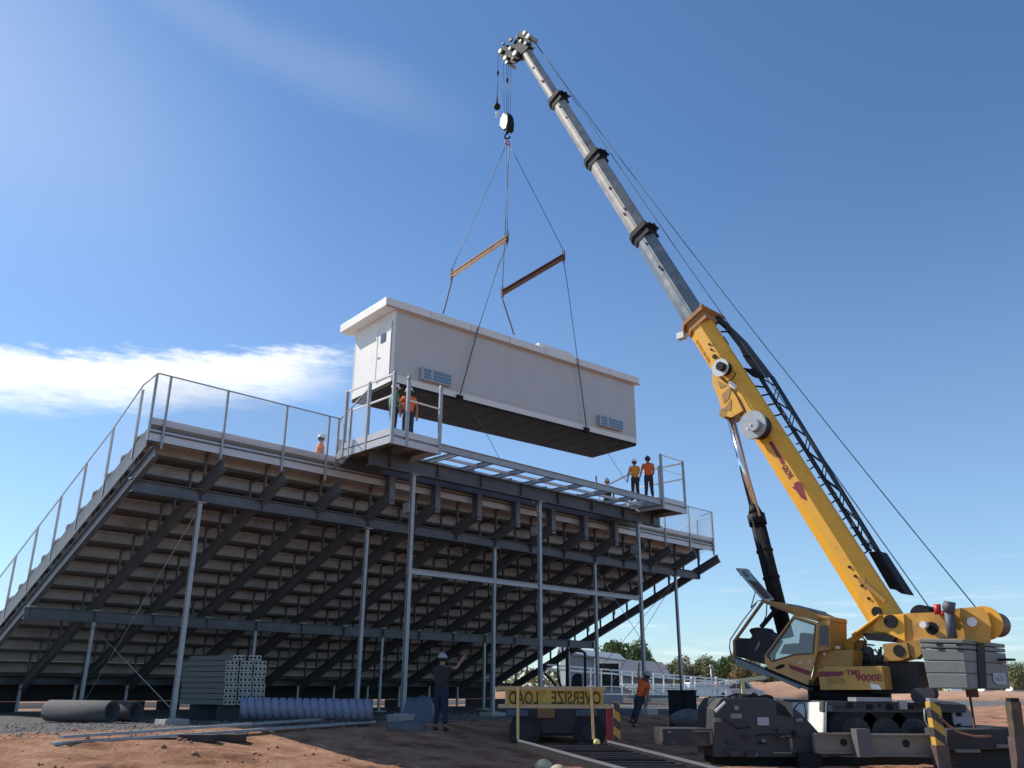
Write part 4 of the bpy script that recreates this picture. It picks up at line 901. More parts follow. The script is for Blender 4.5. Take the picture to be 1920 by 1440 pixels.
    mb = MB(); yprism(mb, [(1545, 1314), (1735, 1318), (1810, 1322), (1812, 1336), (1735, 1336), (1545, 1335)], Yn, 3.0); mb.build('chassis_deck', mat('deck_grey', (.075, .072, .075), .6, 0, .25, 3, dirt=(.13, .1, .085)), root)
    mb = MB(); ybox(mb, 1606, 1308, 1672, 1315, Yn - .1, .5); ybox(mb, 1688, 1314, 1700, 1330, Yn - .12, .1); mb.build('deck_step', galv, root)
    mb = MB(); ybox(mb, 1663, 1320, 1673, 1331, Yn - .02, .05); mb.build('deck_port', black, root)
    mb = MB(); ybox(mb, 1400, 1336, 1760, 1372, 20.2, 1.4); mb.build('chassis_frame', black, root)
    # wheels: tyre and rim for each on the near side
    for u in (1606, 1662, 1716):
        p = pY(u, 1372, Yn + .05); p.z = -.02
        mb = MB(); mb.tube([p, p + V((0, .05, 0)), p + V((0, .3, 0)), p + V((0, .36, 0))], [.55, .62, .62, .55], 28); tw = mb.build('wheel', blackmatte, root)
        mb = MB(); mb.cyl(p + V((0, -.015, 0)), p + V((0, .02, 0)), .32, 20); mb.cyl(p + V((0, -.06, 0)), p, .12, 14); mb.build('rim', frame_grey, tw)
    # front housing on the left with rounded shoulder
    mb = MB(); yprism(mb, [(1338, 1330), (1345, 1318), (1352, 1309), (1440, 1309), (1470, 1318), (1500, 1336), (1516, 1352), (1536, 1374), (1536, 1420), (1338, 1420)], 17.6, 1.6); hs = mb.build('outrigger_housing', mat('housing_dark', (.042, .045, .052), .6, .1, .3, 2, dirt=(.07, .05, .04), dirt_amt=.4, dscale=1.5), root, bevel=.02)
    mb = MB(); yprism(mb, [(1456, 1320), (1470, 1322), (1488, 1345), (1458, 1340)], 17.585, .01); mb.build('housing_recess', black, hs)
    mb = MB(); yprism(mb, [(1452, 1309), (1486, 1318), (1487, 1346), (1473, 1326)], 17.58, .015); mb.build('housing_gusset', beam_grey, hs)
    mb = MB(); ybox(mb, 1458, 1380, 1485, 1413, 17.585, .01); mb.build('housing_pocket', mat('pocket_dark', (.05, .04, .04), .8), hs)
    mb = MB(); ybox(mb, 1452, 1379, 1484, 1382, 17.55, .05); ybox(mb, 1450, 1410, 1485, 1413, 17.55, .05); ybox(mb, 1483, 1382, 1485, 1410, 17.55, .05); mb.build('pocket_rim', beam_grey, hs)
    mb = MB(); ybox(mb, 1370, 1338, 1391, 1347, 17.58, .015); ybox(mb, 1377, 1323, 1385, 1331, 17.58, .015); mb.build('warning_decal', mat('faded_decal', (.22, .22, .24), .6, 0, .15, 20), hs)
    mb = MB(); ybox(mb, 1421, 1345, 1441, 1360, 17.57, .03); mb.build('info_plate', mat('pale_decal', (.38, .4, .44), .6), hs)
    mb = MB(); ybox(mb, 1242, 1367, 1336, 1398, 17.7, 1.0); mb.build('low_box', frame_grey, hs)
    for q_ in ((1240, 1368, 1243, 1390), (1332, 1373, 1336, 1396), (1253, 1371, 1259, 1374), (1300, 1370, 1336, 1372)):
        mb = MB(); ybox(mb, *q_, 17.66, .04); mb.build('low_box_edge', beam_grey, hs)
    mb = MB(); yprism(mb, [(1340, 1332), (1359, 1315), (1361, 1318), (1343, 1336)], 17.5, .05); mb.build('grab_handle', alu_clean, root)
    mb = MB()
    for k in range(6): u = 1366 + k * 14; mb.sphere(pY(u, 1310, 17.9), .05 + .03 * (k % 3), 8, 5, 1.6, 1, .8)
    mb.tube([pY(1350, 1312, 17.9), pY(1380, 1302, 18), pY(1420, 1306, 18)], .03, 6); mb.build('coiled_hose', black, root)
    rnd = random.Random(21)
    for k in range(16):
        u, v = rnd.uniform(1345, 1500), rnd.uniform(1345, 1415)
        mb = MB(); w_ = rnd.uniform(.05, .2); mb.cbox(pY(u, v, 17.57), w_, rnd.uniform(.03, .09), rnd.uniform(.03, .12)); mb.build('fitting', rnd.choice([black, frame_grey, galv_dk, frame_grey, conc_dk]), hs)
    for k in range(3):
        u, v = rnd.uniform(1350, 1480), rnd.uniform(1340, 1400); pts = [pY(u, v, 17.5)]
        for j in range(4): u += rnd.uniform(6, 18); v += rnd.uniform(-8, 10); pts.append(pY(u, v, 17.48))
        mb = MB(); mb.tube(pts, .016, 6); mb.build('hydraulic_hose', black, hs)
    for k in range(10):
        u = 1555 + k * 19; mb = MB(); mb.cbox(pY(u, 1326 + rnd.uniform(-4, 4), Yn - .03), rnd.uniform(.04, .16), .06, rnd.uniform(.03, .12)); mb.build('fitting', rnd.choice([black, galv_dk, rust]), root)
    for k in range(9):
        u = 1560 + k * 18; mb = MB(); mb.tube([pY(u, 1338, Yn + .3), pY(u + rnd.uniform(-8, 8), 1352, Yn + .2), pY(u + rnd.uniform(-10, 10), 1368, Yn + .3)], rnd.uniform(.02, .06), 7); mb.build('suspension_strut', rnd.choice([black, frame_grey, galv_dk]), root)
    # sunlit white end panel of the deck
    a, b_, c_, d_ = pY(1483, 1317, 20.6), pY(1549, 1316, 18.75), pY(1548, 1373, 18.75), pY(1483, 1373, 20.6)
    mb = MB(); mb.prism([a, d_, c_, b_], V((.02, .01, 0))); mb.build('end_panel', whitepaint, root)
    mb = MB(); mb.tube([pY(1488, 1330, 18.6), pY(1496, 1319, 18.6), pY(1508, 1318, 18.6), pY(1511, 1335, 18.6), pY(1511, 1350, 18.6)], .018, 6); mb.build('hydraulic_line', black, root)
    # outrigger beams facing the camera
    def channel(u0_, v0_, u1_, v1_, Y, d=.22):
        mb = MB(); a = pY(u0_, v1_, Y); b_ = pY(u1_, v0_, Y); w = b_.x - a.x; h = b_.z - a.z
        mb.box(a + V((0, .05, 0)), V((w, 0, 0)), V((0, d - .05, 0)), V((0, 0, h))); mb.box(a, V((w, 0, 0)), V((0, .05 - .001, 0)), V((0, 0, .035))); mb.box(a + V((0, 0, h - .035)), V((w, 0, 0)), V((0, .05 - .001, 0)), V((0, 0, .035)))
        return mb.build('outrigger_beam', beam_grey, root)
    c1 = channel(1532, 1375, 1619, 1413, 17.3); c2 = channel(1628, 1377, 1757, 1418, 17.1)
    mb = MB(); p = pY(1582, 1392, 17.34); mb.cyl(p, p + V((0, .03, 0)), .07, 16); mb.build('lightening_hole', black, c1)
    mb = MB(); p = pY(1699, 1394, 17.14); mb.cyl(p, p + V((0, .03, 0)), .075, 16); mb.build('lightening_hole', black, c2)
    mb = MB(); ybox(mb, 1612, 1367, 1631, 1420, 17.0, .3); mb.build('beam_collar', mat('collar_dark', (.1, .1, .11), .6, 0, .2), root)
    mb = MB(); ybox(mb, 1606, 1381, 1613, 1387, 17.28, .02); ybox(mb, 1747, 1391, 1756, 1396, 17.08, .02); ybox(mb, 1759, 1418, 1765, 1424, 17.0, .02); mb.build('beam_tag', whitepaint, root)
    mb = MB(); ybox(mb, 1350, 1420, 1760, 1436, 17.9, 1.5); ybox(mb, 1500, 1412, 1540, 1440, 17.4, .4); mb.build('belly_frame', black, root)
    # jack legs with yellow and black hazard bands
    stripes = bpy.data.materials.new('hazard_bands'); stripes.use_nodes = True; t = stripes.node_tree; n = t.nodes; l = t.links; p_ = n['Principled BSDF']; p_.inputs['Roughness'].default_value = .55
    tcx = n.new('ShaderNodeTexCoord'); s_ = n.new('ShaderNodeSeparateXYZ'); l.new(tcx.outputs['Object'], s_.inputs[0])
    a1 = n.new('ShaderNodeMath'); a1.operation = 'MULTIPLY_ADD'; l.new(s_.outputs[0], a1.inputs[0]); a1.inputs[1].default_value = .8; l.new(s_.outputs[2], a1.inputs[2])
    a2 = n.new('ShaderNodeMath'); a2.operation = 'MULTIPLY'; l.new(a1.outputs[0], a2.inputs[0]); a2.inputs[1].default_value = 2.9
    a3 = n.new('ShaderNodeMath'); a3.operation = 'FRACT'; l.new(a2.outputs[0], a3.inputs[0]); a4 = n.new('ShaderNodeMath'); a4.operation = 'GREATER_THAN'; l.new(a3.outputs[0], a4.inputs[0]); a4.inputs[1].default_value = .5
    mxx = n.new('ShaderNodeMix'); mxx.data_type = 'RGBA'; l.new(a4.outputs[0], mxx.inputs[0]); mxx.inputs[6].default_value = (.05, .045, .045, 1); mxx.inputs[7].default_value = (.52, .32, .05, 1); l.new(mxx.outputs[2], p_.inputs['Base Color'])
    for (pa, pb, Y, w_) in (((1748, 1316), (1769, 1448), 16.9, .2), ((1899, 1316), (1916, 1450), 16.6, .2)):
        a, b_ = pY(pa[0], pa[1], Y), pY(pb[0], pb[1], Y); mid = a.lerp(b_, .62 if Y > 16.7 else .5)
        mb = MB(); mb.beam(a, mid, w_, w_, V((1, 0, 0))); j = mb.build('jack_leg', stripes if Y < 17 and pa[0] < 1800 else mat('dark_jack', (.07, .055, .04), .6, 0, .3, 4, dirt=(.28, .17, .04), dirt_amt=.6, dscale=3), root)  # right leg darker than the banded one, with yellow-brown blotches
        mb = MB(); mb.beam(mid, b_ - V((0, 0, .0)), w_ + .04, w_ + .04, V((1, 0, 0))); mb.cyl(V((b_.x, b_.y, b_.z)), V((b_.x, b_.y, gh(b_.x, b_.y) + .08)), .08, 14); mb.build('jack_sleeve', mat('sleeve', (.09, .06, .06), .6, 0, .2, 5, dirt=(.2, .1, .06)), j)
        mb = MB(); mb.cyl(V((b_.x, b_.y, gh(b_.x, b_.y) - .02)), V((b_.x, b_.y, gh(b_.x, b_.y) + .08)), .38, 24); mb.build('float_pad', galv_dk, j)
        mb = MB(); mb.cbox(a + V((0, 0, .02)), .17, .17, .1); mb.build('jack_cap', galv if Y > 16.7 else black, j)
    mb = MB(); mb.tube([pY(1760, 1343, 16.8), pY(1778, 1360, 16.9), pY(1800, 1374, 17), pY(1830, 1381, 17), pY(1858, 1380, 17)], .022, 7); mb.build('air_hose', mat('orange_hose', (.38, .18, .09), .6), root)
    mb = MB(); mb.tube([pY(1745, 1326, 16.8), pY(1733, 1330, 16.75), pY(1734, 1350, 16.75), pY(1745, 1372, 16.75)], .014, 6); mb.build('hydraulic_line', galv, root)
    # driver's cab shoulder at the right end
    mb = MB(); yprism(mb, [(1753, 1317), (1766, 1314), (1790, 1316), (1812, 1322), (1824, 1340), (1831, 1367), (1808, 1367), (1800, 1356), (1790, 1361), (1785, 1335), (1762, 1333), (1752, 1330)], 18.9, .8); mb.build('driver_cab', mat('pink_grey', (.48, .44, .46), .5, 0, .06, 3, dirt=(.3, .25, .24)), root, bevel=.02)
    mb = MB(); ybox(mb, 1794, 1333, 1802, 1343, 18.88, .03); yprism(mb, [(1762, 1334), (1784, 1334), (1792, 1366), (1762, 1368)], 18.95, .5); mb.build('cab_opening', black, root)
    mb = MB(); yprism(mb, [(1775, 1368), (1925, 1366), (1925, 1405), (1775, 1408)], 17.5, 2.2); yprism(mb, [(1772, 1408), (1925, 1406), (1925, 1446), (1772, 1446)], 17.8, 2); mb.build('rear_deck', mat('deck_dark', (.035, .035, .04), .7, 0, .2, 3, dirt=(.1, .07, .05)), root, bevel=.02)
    mb = MB(); ybox(mb, 1793, 1405, 1838, 1411, 17.45, .06); ybox(mb, 1870, 1396, 1910, 1402, 17.45, .06); mb.build('deck_rail', beam_grey, root)
    mb = MB(); mb.beam(pY(1818, 1300, 18.2), pY(1828, 1368, 17.9), .05, .05); mb.cbox(pY(1823, 1300, 18.2), .24, .1, .16); mb.build('mirror_arm', rust, root, bevel=.02)
    mb = MB(); ycyl(mb, 1722, 1305, .17, 1.0, .8, 20); ycyl(mb, 1742, 1300, .13, 1.1, .9, 18); mb.build('air_tank', frame_grey, root)
crane()
def hooks():
    hc_ = onh(950, 232)
    def onl(u, v, off=0): r = ray(u, v); k = ((hc_ - CAM).dot(Ld) + off) / r.dot(Ld); return CAM + r * k
    c = onh(950, 232); root = thing('hook_block', 'white and black hook block hanging from the boom tip', 'hook block', c)
    mb = MB(); mb.prism([onl(u, v, .02) for u, v in ((944, 212), (949, 209), (953, 214), (955, 226), (954, 240), (950, 245), (942, 243), (939, 230))], -Ld * .3); mb.build('block_body', black, root, bevel=.02)
    mb = MB(); mb.prism([onl(u, v, .06) for u, v in ((943, 213), (948, 209), (951, 214), (951, 228), (948, 240), (943, 242), (937, 235), (938, 224))], -Ld * .03); mb.build('cheek_plate', whitepaint, root)
    mb = MB(); mb.cyl(onh(951, 244), onh(951, 250), .06, 12); k = onh(951, 256); mb.torus(k, .11, .035, V((1, 0, 0)), Zd, 16, 8, math.radians(95), math.radians(370)); mb.build('hook', black, root)
    c = onh(932, 200); root = thing('overhaul_ball', 'black overhaul ball with small white hook left of the hook block', 'overhaul ball', c)
    mb = MB(); mb.sphere(c, .15, 16, 10); mb.cyl(onh(932, 194), onh(932, 178), .04, 10, .02); mb.build('ball', black, root)
    mb = MB(); mb.sphere(onh(932, 212), .07, 10, 6); mb.torus(onh(930, 218), .05, .02, V((1, 0, 0)), Zd, 12, 6, -2.4, 2.4); mb.build('small_hook', whitepaint, root)
    mb = MB(); mb.torus(onh(951, 268), .09, .025, V((1, 0, 0)), Zd, 14, 6); o = mb.build('master_link', redm, None, onh(951, 268)); tag(o, 'red master link under the hook block', 'link')
hooks()

# ================================================================== SMALLER THINGS
def gpt(u, v):      # where a line of sight meets the terrain
    r = ray(u, v).normalized(); k = 5.
    while k < 400:
        p = CAM + r * k
        if p.z < gh(p.x, p.y): break
        k *= 1.004
    return CAM + r * k

# ---- people
skin_m = mat('skin', (.36, .20, .13), .6, 0, .06, 10)
vest_o = mat('orange_vest', (.85, .15, .03), .75, 0, .1, 12)
vest_y = mat('amber_vest', (.88, .33, .04), .75, 0, .1, 12)
green_m = mat('green_shirt', (.05, .20, .10), .8, 0, .1, 12)
dark_shirt = mat('dark_shirt', (.03, .028, .028), .85, 0, .2, 12)
trous = mat('dark_trousers', (.035, .04, .06), .85, 0, .2, 12)
jeans = mat('jeans', (.018, .026, .055), .85, 0, .2, 12)
hat_w = mat('white_hat', (.8, .8, .78), .4, 0, .04, 10)
hat_d = mat('dark_hat', (.06, .07, .09), .4, 0, .1, 10)
boot = mat('boots', (.06, .04, .03), .8, 0, .2, 20)
hair_m = mat('hair', (.03, .02, .015), .9, 0, .2, 30)
def skinmesh(name, verts, edges, radii, m, parent, sub=1):
    me = bpy.data.meshes.new(name); me.from_pydata([tuple(v) for v in verts], edges, []); me.materials.append(m)
    o = bpy.data.objects.new(name, me); C.objects.link(o); o.parent = parent
    md = o.modifiers.new('skin', 'SKIN'); md.use_smooth_shade = True
    for i, r in enumerate(radii):
        sv = me.skin_vertices[0].data[i]; sv.radius = r if isinstance(r, tuple) else (r, r); sv.use_root = (i == 0)
    sb = o.modifiers.new('sub', 'SUBSURF'); sb.levels = sub; sb.render_levels = sub
    return o
def person(loc, rot, label, shirt, pants, hat, arms, h=1.75, lean=0., legs=None, group=None, sleeves=False, bend=0.):
    root = thing('person', label, 'person', loc, group); root.rotation_euler = (0, 0, rot); k = h / 1.75; root.scale = (k, k, k)
    # facing +Y ; arms = ((elbow, wrist) left (-x), (elbow, wrist) right (+x))
    L_ = lambda z: V((0, lean * max(0, z - .95) + bend * max(0, z - 1.05) ** 1.3, 0))
    P = lambda x, y, z: V((x, y, z)) + L_(z)
    legs = legs or ((-.13, 0.02), (.13, -.03))
    v = [P(0, 0, .96), P(0, .0, 1.12), P(0, -.01, 1.32), P(0, -.005, 1.45), P(0, .01, 1.53), P(0, .02, 1.62), P(0, .015, 1.70), P(0, .125, 1.60)]
    e = [(0, 1), (1, 2), (2, 3), (3, 4), (4, 5), (5, 6), (5, 7)]; r = [.115, .11, .135, .075, .058, .092, .07, .02]
    def limb(start, pts, rs):
        prev = start
        for p, q in zip(pts, rs): v.append(p); r.append(q); e.append((prev, len(v) - 1)); prev = len(v) - 1
        return prev
    hands = []
    for sgn, (el_, wr) in zip((-1, 1), arms):
        sh = P(sgn * .175, -.01, 1.41); el_ = V(el_); wr = V(wr)
        w = limb(2, [sh, sh.lerp(el_, .5), el_, el_.lerp(wr, .4), wr], [.062, .048, .041, .04, .027])
        d = (wr - el_).normalized(); sd = d.cross(V((0, 1, .3))).normalized()
        palm = limb(w, [wr + d * .045, wr + d * .08], [(.034, .02), (.036, .02)])
        for f, (off, ln) in enumerate(((-.028, .065), (-.01, .078), (.01, .074), (.027, .058))):
            b0_ = wr + d * .085 + sd * off; limb(palm, [b0_ + d * ln * .5 + V((0, .006, 0)), b0_ + d * ln + V((0, .02, -.004))], [.009, .007])
        limb(w, [wr + d * .04 - sd * .04 + V((0, .01, 0)), wr + d * .075 - sd * .052 + V((0, .02, 0))], [.011, .009])
    ank = []
    for sgn, (fx, fy) in zip((-1, 1), legs):
        limb(0, [P(sgn * .09, 0, .90), V((sgn * .1, fy * .5 + .02, .50)), V((fx, fy, .10)), V((fx * 1.05, fy + .15, .04))], [.095, .058, .042, .035])
    skinmesh('body', v, e, r, skin_m, root)
    # shirt
    v = [P(0, 0, .89), P(0, 0, 1.06), P(0, -.01, 1.28), P(0, -.01, 1.42), P(0, 0, 1.475)]; e = [(0, 1), (1, 2), (2, 3), (3, 4)]; r = [.172, .155, .172, .10, .07]
    for sgn, (el_, wr) in zip((-1, 1), arms):
        sh = P(sgn * .18, -.01, 1.40); el_ = V(el_); wr = V(wr)
        if sleeves: limb(2, [sh, sh.lerp(el_, .6), el_, el_.lerp(wr, .85)], [.078, .062, .055, .04])
        else: limb(2, [sh, sh.lerp(el_, .62)], [.078, .062])
    skinmesh('shirt', v, e, r, shirt, root)
    v = [P(0, 0, 1.12), P(0, 0, .93)]; e = [(0, 1)]; r = [.15, .155]
    for sgn, (fx, fy) in zip((-1, 1), legs): limb(1, [P(sgn * .095, 0, .84), V((sgn * .1, fy * .5 + .02, .50)), V((fx, fy, .13))], [.108, .077, .062])
    skinmesh('trousers', v, e, r, pants, root)
    for sgn, (fx, fy) in zip((-1, 1), legs):
        skinmesh('boot', [V((fx, fy - .03, .12)), V((fx, fy - .03, .05)), V((fx, fy + .08, .045)), V((fx * 1.05, fy + .19, .04))], [(0, 1), (1, 2), (2, 3)], [.06, .052, .05, .04], boot, root)
    c = P(0, .015, 1.66)
    mb = MB(); mb.sphere((c.x, c.y, c.z), .118, 16, 8, .95, 1.12, 1.0, z0=0.0); mb.sphere((c.x, c.y + .02, c.z), .14, 16, 3, .95, 1.15, .12, z0=-.9); mb.beam(c + V((0, -.1, .11)), c + V((0, .11, .11)), .03, .02)
    mb.build('hard_hat', hat, None).parent = root
    mb = MB(); mb.sphere((c.x, c.y - .02, c.z - .03), .101, 12, 6, .98, 1.0, 1.0, z0=-.6); mb.build('hair', hair_m, None).parent = root
    for sx in (-.032, .032):
        mb = MB(); mb.sphere((c.x + sx, c.y + .083, c.z - .03), .013, 8, 4); mb.build('eye', hair_m, None).parent = root
    return root
away = 0.0
hang = (((-.24, 0, 1.14), (-.25, .06, .90)), ((.24, 0, 1.14), (.25, .06, .90)))
def top(u, v, ztop, zfeet): p = pz(u, v, ztop); p.z = zfeet; return p
person(top(768, 726, 7.62 + 1.76, 7.622), R(20), 'worker in orange shirt and white hard hat on the left landing', vest_o, trous, hat_w, (((-.25, .02, 1.16), (-.2, .2, 1.0)), ((.26, 0, 1.14), (.27, .02, .9))), 1.74)
person(top(741, 720, 7.62 + 1.74, 7.622), R(-60), 'worker in green shirt and white hard hat at the left landing corner', green_m, jeans, hat_w, (((-.25, .02, 1.16), (-.15, .22, 1.1)), ((.24, .05, 1.16), (.1, .25, 1.1))), 1.72)
person(top(603, 814, 6.63 + 1.78, 6.635), R(-70), 'bearded worker in orange shirt on the top rows left of the landing', mat('bright_orange', (.95, .25, .08), .75), trous, hat_w, hang, 1.75)
person(top(1189, 862, 7.62 + 1.60, 7.622), R(12), 'worker in amber orange shirt and white hat on the right landing', vest_y, trous, hat_w, (((-.27, .0, 1.16), (-.3, .03, .93)), ((.22, .12, 1.18), (.02, .22, 1.2))), 1.60)
person(top(1214, 855, 7.62 + 1.72, 7.622), R(-8), 'worker in orange shirt and dark hat on the right landing', vest_o, trous, hat_d, (((-.27, -.02, 1.15), (-.34, .0, .9)), ((.22, .1, 1.15), (.15, .2, 1.0))), 1.70)
person(top(1138, 897, 6.98 + 1.78, 6.985), R(170), 'worker in dark shirt waving one raised arm behind the platform beam', dark_shirt, trous, hat_w, (((-.24, 0, 1.14), (-.25, .06, .9)), ((.42, .03, 1.45), (.42, .06, 1.74))), 1.75)
g7 = pY(825, 1380, 23.0); g7.z = gh(g7.x, g7.y)
person(g7, R(-15), 'man in dark shirt and jeans standing under the grandstand pointing up', dark_shirt, jeans, mat('patterned_hat', (.34, .35, .37), .5, 0, .6, 30), (((-.24, .1, 1.18), (-.2, .3, 1.1)), ((.33, .12, 1.42), (.43, .22, 1.62))), 1.84)
g8 = pY(1186, 1380, 28); g8.z = gh(g8.x, g8.y)
person(g8, R(-55), 'worker in bright orange vest leaning back beside the trailer', vest_o, trous, mat('grey_hat', (.35, .36, .38), .5), (((-.35, .05, 1.5), (-.5, .1, 1.75)), ((.24, .05, 1.12), (.24, .1, .9))), 1.66, lean=.1, legs=((-.22, .12), (.2, -.12))).rotation_euler = (R(-6), R(20), R(-55))
gA = pY(1346, 1312, 70); gA.z = gh(gA.x, gA.y)
person(gA, R(100), 'distant worker in orange vest beyond the dark crates', vest_o, trous, hat_w, hang, 1.8)
gB = pY(1300, 1312, 66); gB.z = gh(gB.x, gB.y)
person(gB, R(40), 'distant person in pale shirt near the parked vehicles', mat('pale_shirt', (.6, .6, .62), .8), jeans, hat_w, hang, 1.75)

# ---- oversize load sign on the trailer
def sign():
    Y = 18.9; q = lambda u, v, dy=0: pY(u, v, Y + dy)
    root = thing('oversize_load_sign', 'yellow oversize load banner seen mirrored from behind between two rails', 'sign', q(1040, 1386))
    wood = mat('old_yellow_rail', (.42, .33, .19), .7, 0, .15, 6); bann = mat('banner_yellow', (.46, .35, .08), .8, 0, .12, 4, dirt=(.17, .12, .04), dirt_amt=.5)  # banner yellow raised to stand for light coming through it
    for (u0_, v0_, u1_, v1_) in ((932, 1290, 1136, 1291), (934, 1324, 1146, 1325)):
        mb = MB(); mb.beam(q(u0_, v0_), q(u1_, v1_), .05, .075); mb.build('rail', wood, root)
    a, b_ = q(948, 1325, .05), q(1131, 1293, .05)
    mb = MB(); mb.box(a, V((b_.x - a.x, 0, 0)), V((0, .012, 0)), V((0, 0, b_.z - a.z))); bn = mb.build('banner', bann, root)
    lm = mat('faded_letters', (.10, .055, .015), .8)
    o1 = q(1127, 1321, .048)
    w = (q(1127, 1300) - q(1034, 1300)).length; w2 = (q(1009, 1300) - q(954, 1300)).length; hh = (q(1000, 1296) - q(1000, 1321)).length
    text('banner_lettering', 'OVERSIZE', lm, bn, o1, V((-1, 0, 0)), V((0, 0, 1)), hh, w, .003)
    text('banner_lettering', 'LOAD', lm, bn, q(1009, 1321, .048), V((-1, 0, 0)), V((0, 0, 1)), hh, w2, .003)
    mb = MB(); mb.box(q(947, 1325, -.01), V((.03, 0, 0)), V((0, .03, 0)), V((0, 0, .36))); mb.build('banner_edge', galv, root)
    pl_ = mat('post_yellow', (.62, .46, .20), .55, 0, .1, 5)
    for (u0_, u1_) in ((971, 971), (1108, 1113)):
        mb = MB(); mb.beam(q(u0_, 1288, -.06), q(u1_, 1386, -.06), .055, .05, V((1, 0, 0))); mb.build('post', pl_, root)
    mb = MB(); mb.sphere(q(1119, 1392, -.15), .07, 12, 8); mb.sphere(q(1123, 1402, -.15), .07, 12, 8, 1, 1, .8); mb.build('marker_lamp', mat('lamp_yellow', (.9, .75, .25), .4), root)
sign()
def trailer():
    a0, a1 = pz(972, 1388, 0), pz(1170, 1442, 0); b0, b1 = pz(1140, 1390, 0), pz(1350, 1442, 0)
    a1 = a0.lerp(a1, 1.15); b1 = b0.lerp(b1, 1.15)
    root = thing('flatbed_trailer', 'low dark skeletal trailer frame with pale side rails and cross slats', 'trailer', a0.lerp(b1, .5))
    for p, q in ((a0, a1), (b0, b1)):
        mb = MB(); mb.beam(p, q, .035, .03); mb.build('side_rail', mat('rail_mid', (.16, .16, .17), .5, .2), root)
        mb = MB(); mb.beam(p - V((0, 0, .07)), q - V((0, 0, .07)), .05, .09); mb.build('chassis_rail', black, root)
    for k in range(15):
        t = .01 + k / 15; p = a0.lerp(a1, t) - V((0, 0, .06)); q = b0.lerp(b1, t) + V((.0, 0, -.06))
        mb = MB(); mb.beam(p, q, .045, .035); mb.build('cross_slat', frame_grey if k % 4 else black, root)
trailer()
def marker(u0, v0, u1, v1, Y, m, lab, nm='marker_post', w=.09):
    a, b_ = pY(u0, v0, Y), pY(u1, v1, Y); b_.z = min(b_.z, gh(b_.x, b_.y) + .02)
    mb = MB(); mb.beam(a, b_, w, .05, V((1, 0, 0))); mb.cyl(a, a + V((0, 0, .02)), w * .4, 8); o = mb.build(nm, m, None, b_); tag(o, lab, 'post'); return o
marker(1142, 1322, 1142, 1386, 19.3, mat('dark_red', (.22, .015, .03), .6), 'dark red post right of the oversize load sign', 'red_post', .11)
marker(1156, 1318, 1156, 1360, 19.6, bpy.data.materials['hazard_bands'], 'black and yellow striped marker board beside the red post', 'hazard_marker', .13)

# ---- skid loader with its cage behind the sign
def loader():
    Y = 22.5; q = lambda u, v, dy=0: pY(u, v, Y + dy)
    c = q(1040, 1380); c.z = gh(c.x, c.y)
    root = thing('skid_loader', 'dark skid loader with tubular cage parked behind the oversize load sign', 'loader', c)
    mb = MB(); mb.box(q(1008, 1346, -.12), V((.42, 0, 0)), V((0, .3, 0)), V((0, 0, .22))); mb.build('bucket_link', mat('dark_orange', (.22, .12, .04), .6, 0, .2), root)  # small link in its own dark orange-brown
    a, b_ = q(962, 1372), q(1140, 1300)
    mb = MB(); mb.box(V((a.x, Y, c.z + .3)), V((b_.x - a.x, 0, 0)), V((0, 1.6, 0)), V((0, 0, .62))); mb.build('body', mat('loader_dark', (.018, .02, .03), .5, 0, .2), root, bevel=.06)
    mb = MB()
    for dy in (0, 1.1):
        pts = [(1063, 1292), (1063, 1216)] if dy else [(1064, 1292), (1064, 1222), (1068, 1218), (1092, 1221), (1097, 1226), (1097, 1290)]
        mb.tube([q(u, v, dy) for u, v in pts], .035, 8)
    mb.tube([q(1064, 1218), q(1063, 1216, 1.1)], .03, 8); mb.tube([q(1096, 1224), q(1097, 1224, 1.1)], .03, 8); mb.tube([q(1097, 1224, 1.1), q(1097, 1290, 1.1)], .03, 8); mb.build('cage', black, root)
    mb = MB(); mb.prism([q(1072, 1292, .3), q(1074, 1270, .3), q(1080, 1262, .3), q(1091, 1263, .3), q(1093, 1292, .3)], V((0, .35, 0))); mb.build('seat', black, root, bevel=.03)
    mb = MB(); mb.tube([q(1020, 1262), q(1034, 1275), q(1044, 1290)], .03, 8); mb.tube([q(1052, 1290), q(1046, 1266), q(1046, 1240)], .03, 8); mb.build('lift_arm', black, root)
    for u in (985, 1105):
        p = q(u, 1360, -.1); p.z = c.z + .4; mb = MB(); mb.tube([p, p + V((0, .04, 0)), p + V((0, .26, 0)), p + V((0, .3, 0))], [.36, .4, .4, .36], 24); w = mb.build('wheel', blackmatte, root)
        mb = MB(); mb.cyl(p + V((0, -.02, 0)), p + V((0, .02, 0)), .2, 18); mb.build('rim', mat('rim_dark', (.02, .022, .028), .6), w)
    for uf in (950, 1080):
      mb = MB(); mb.box(q(uf, 1344, -.15), V((.52, 0, 0)), V((0, .4, 0)), V((0, 0, .16))); mb.build('fender', mat('fender_blue', (.07, .09, .12), .5), root, bevel=.03)
loader()

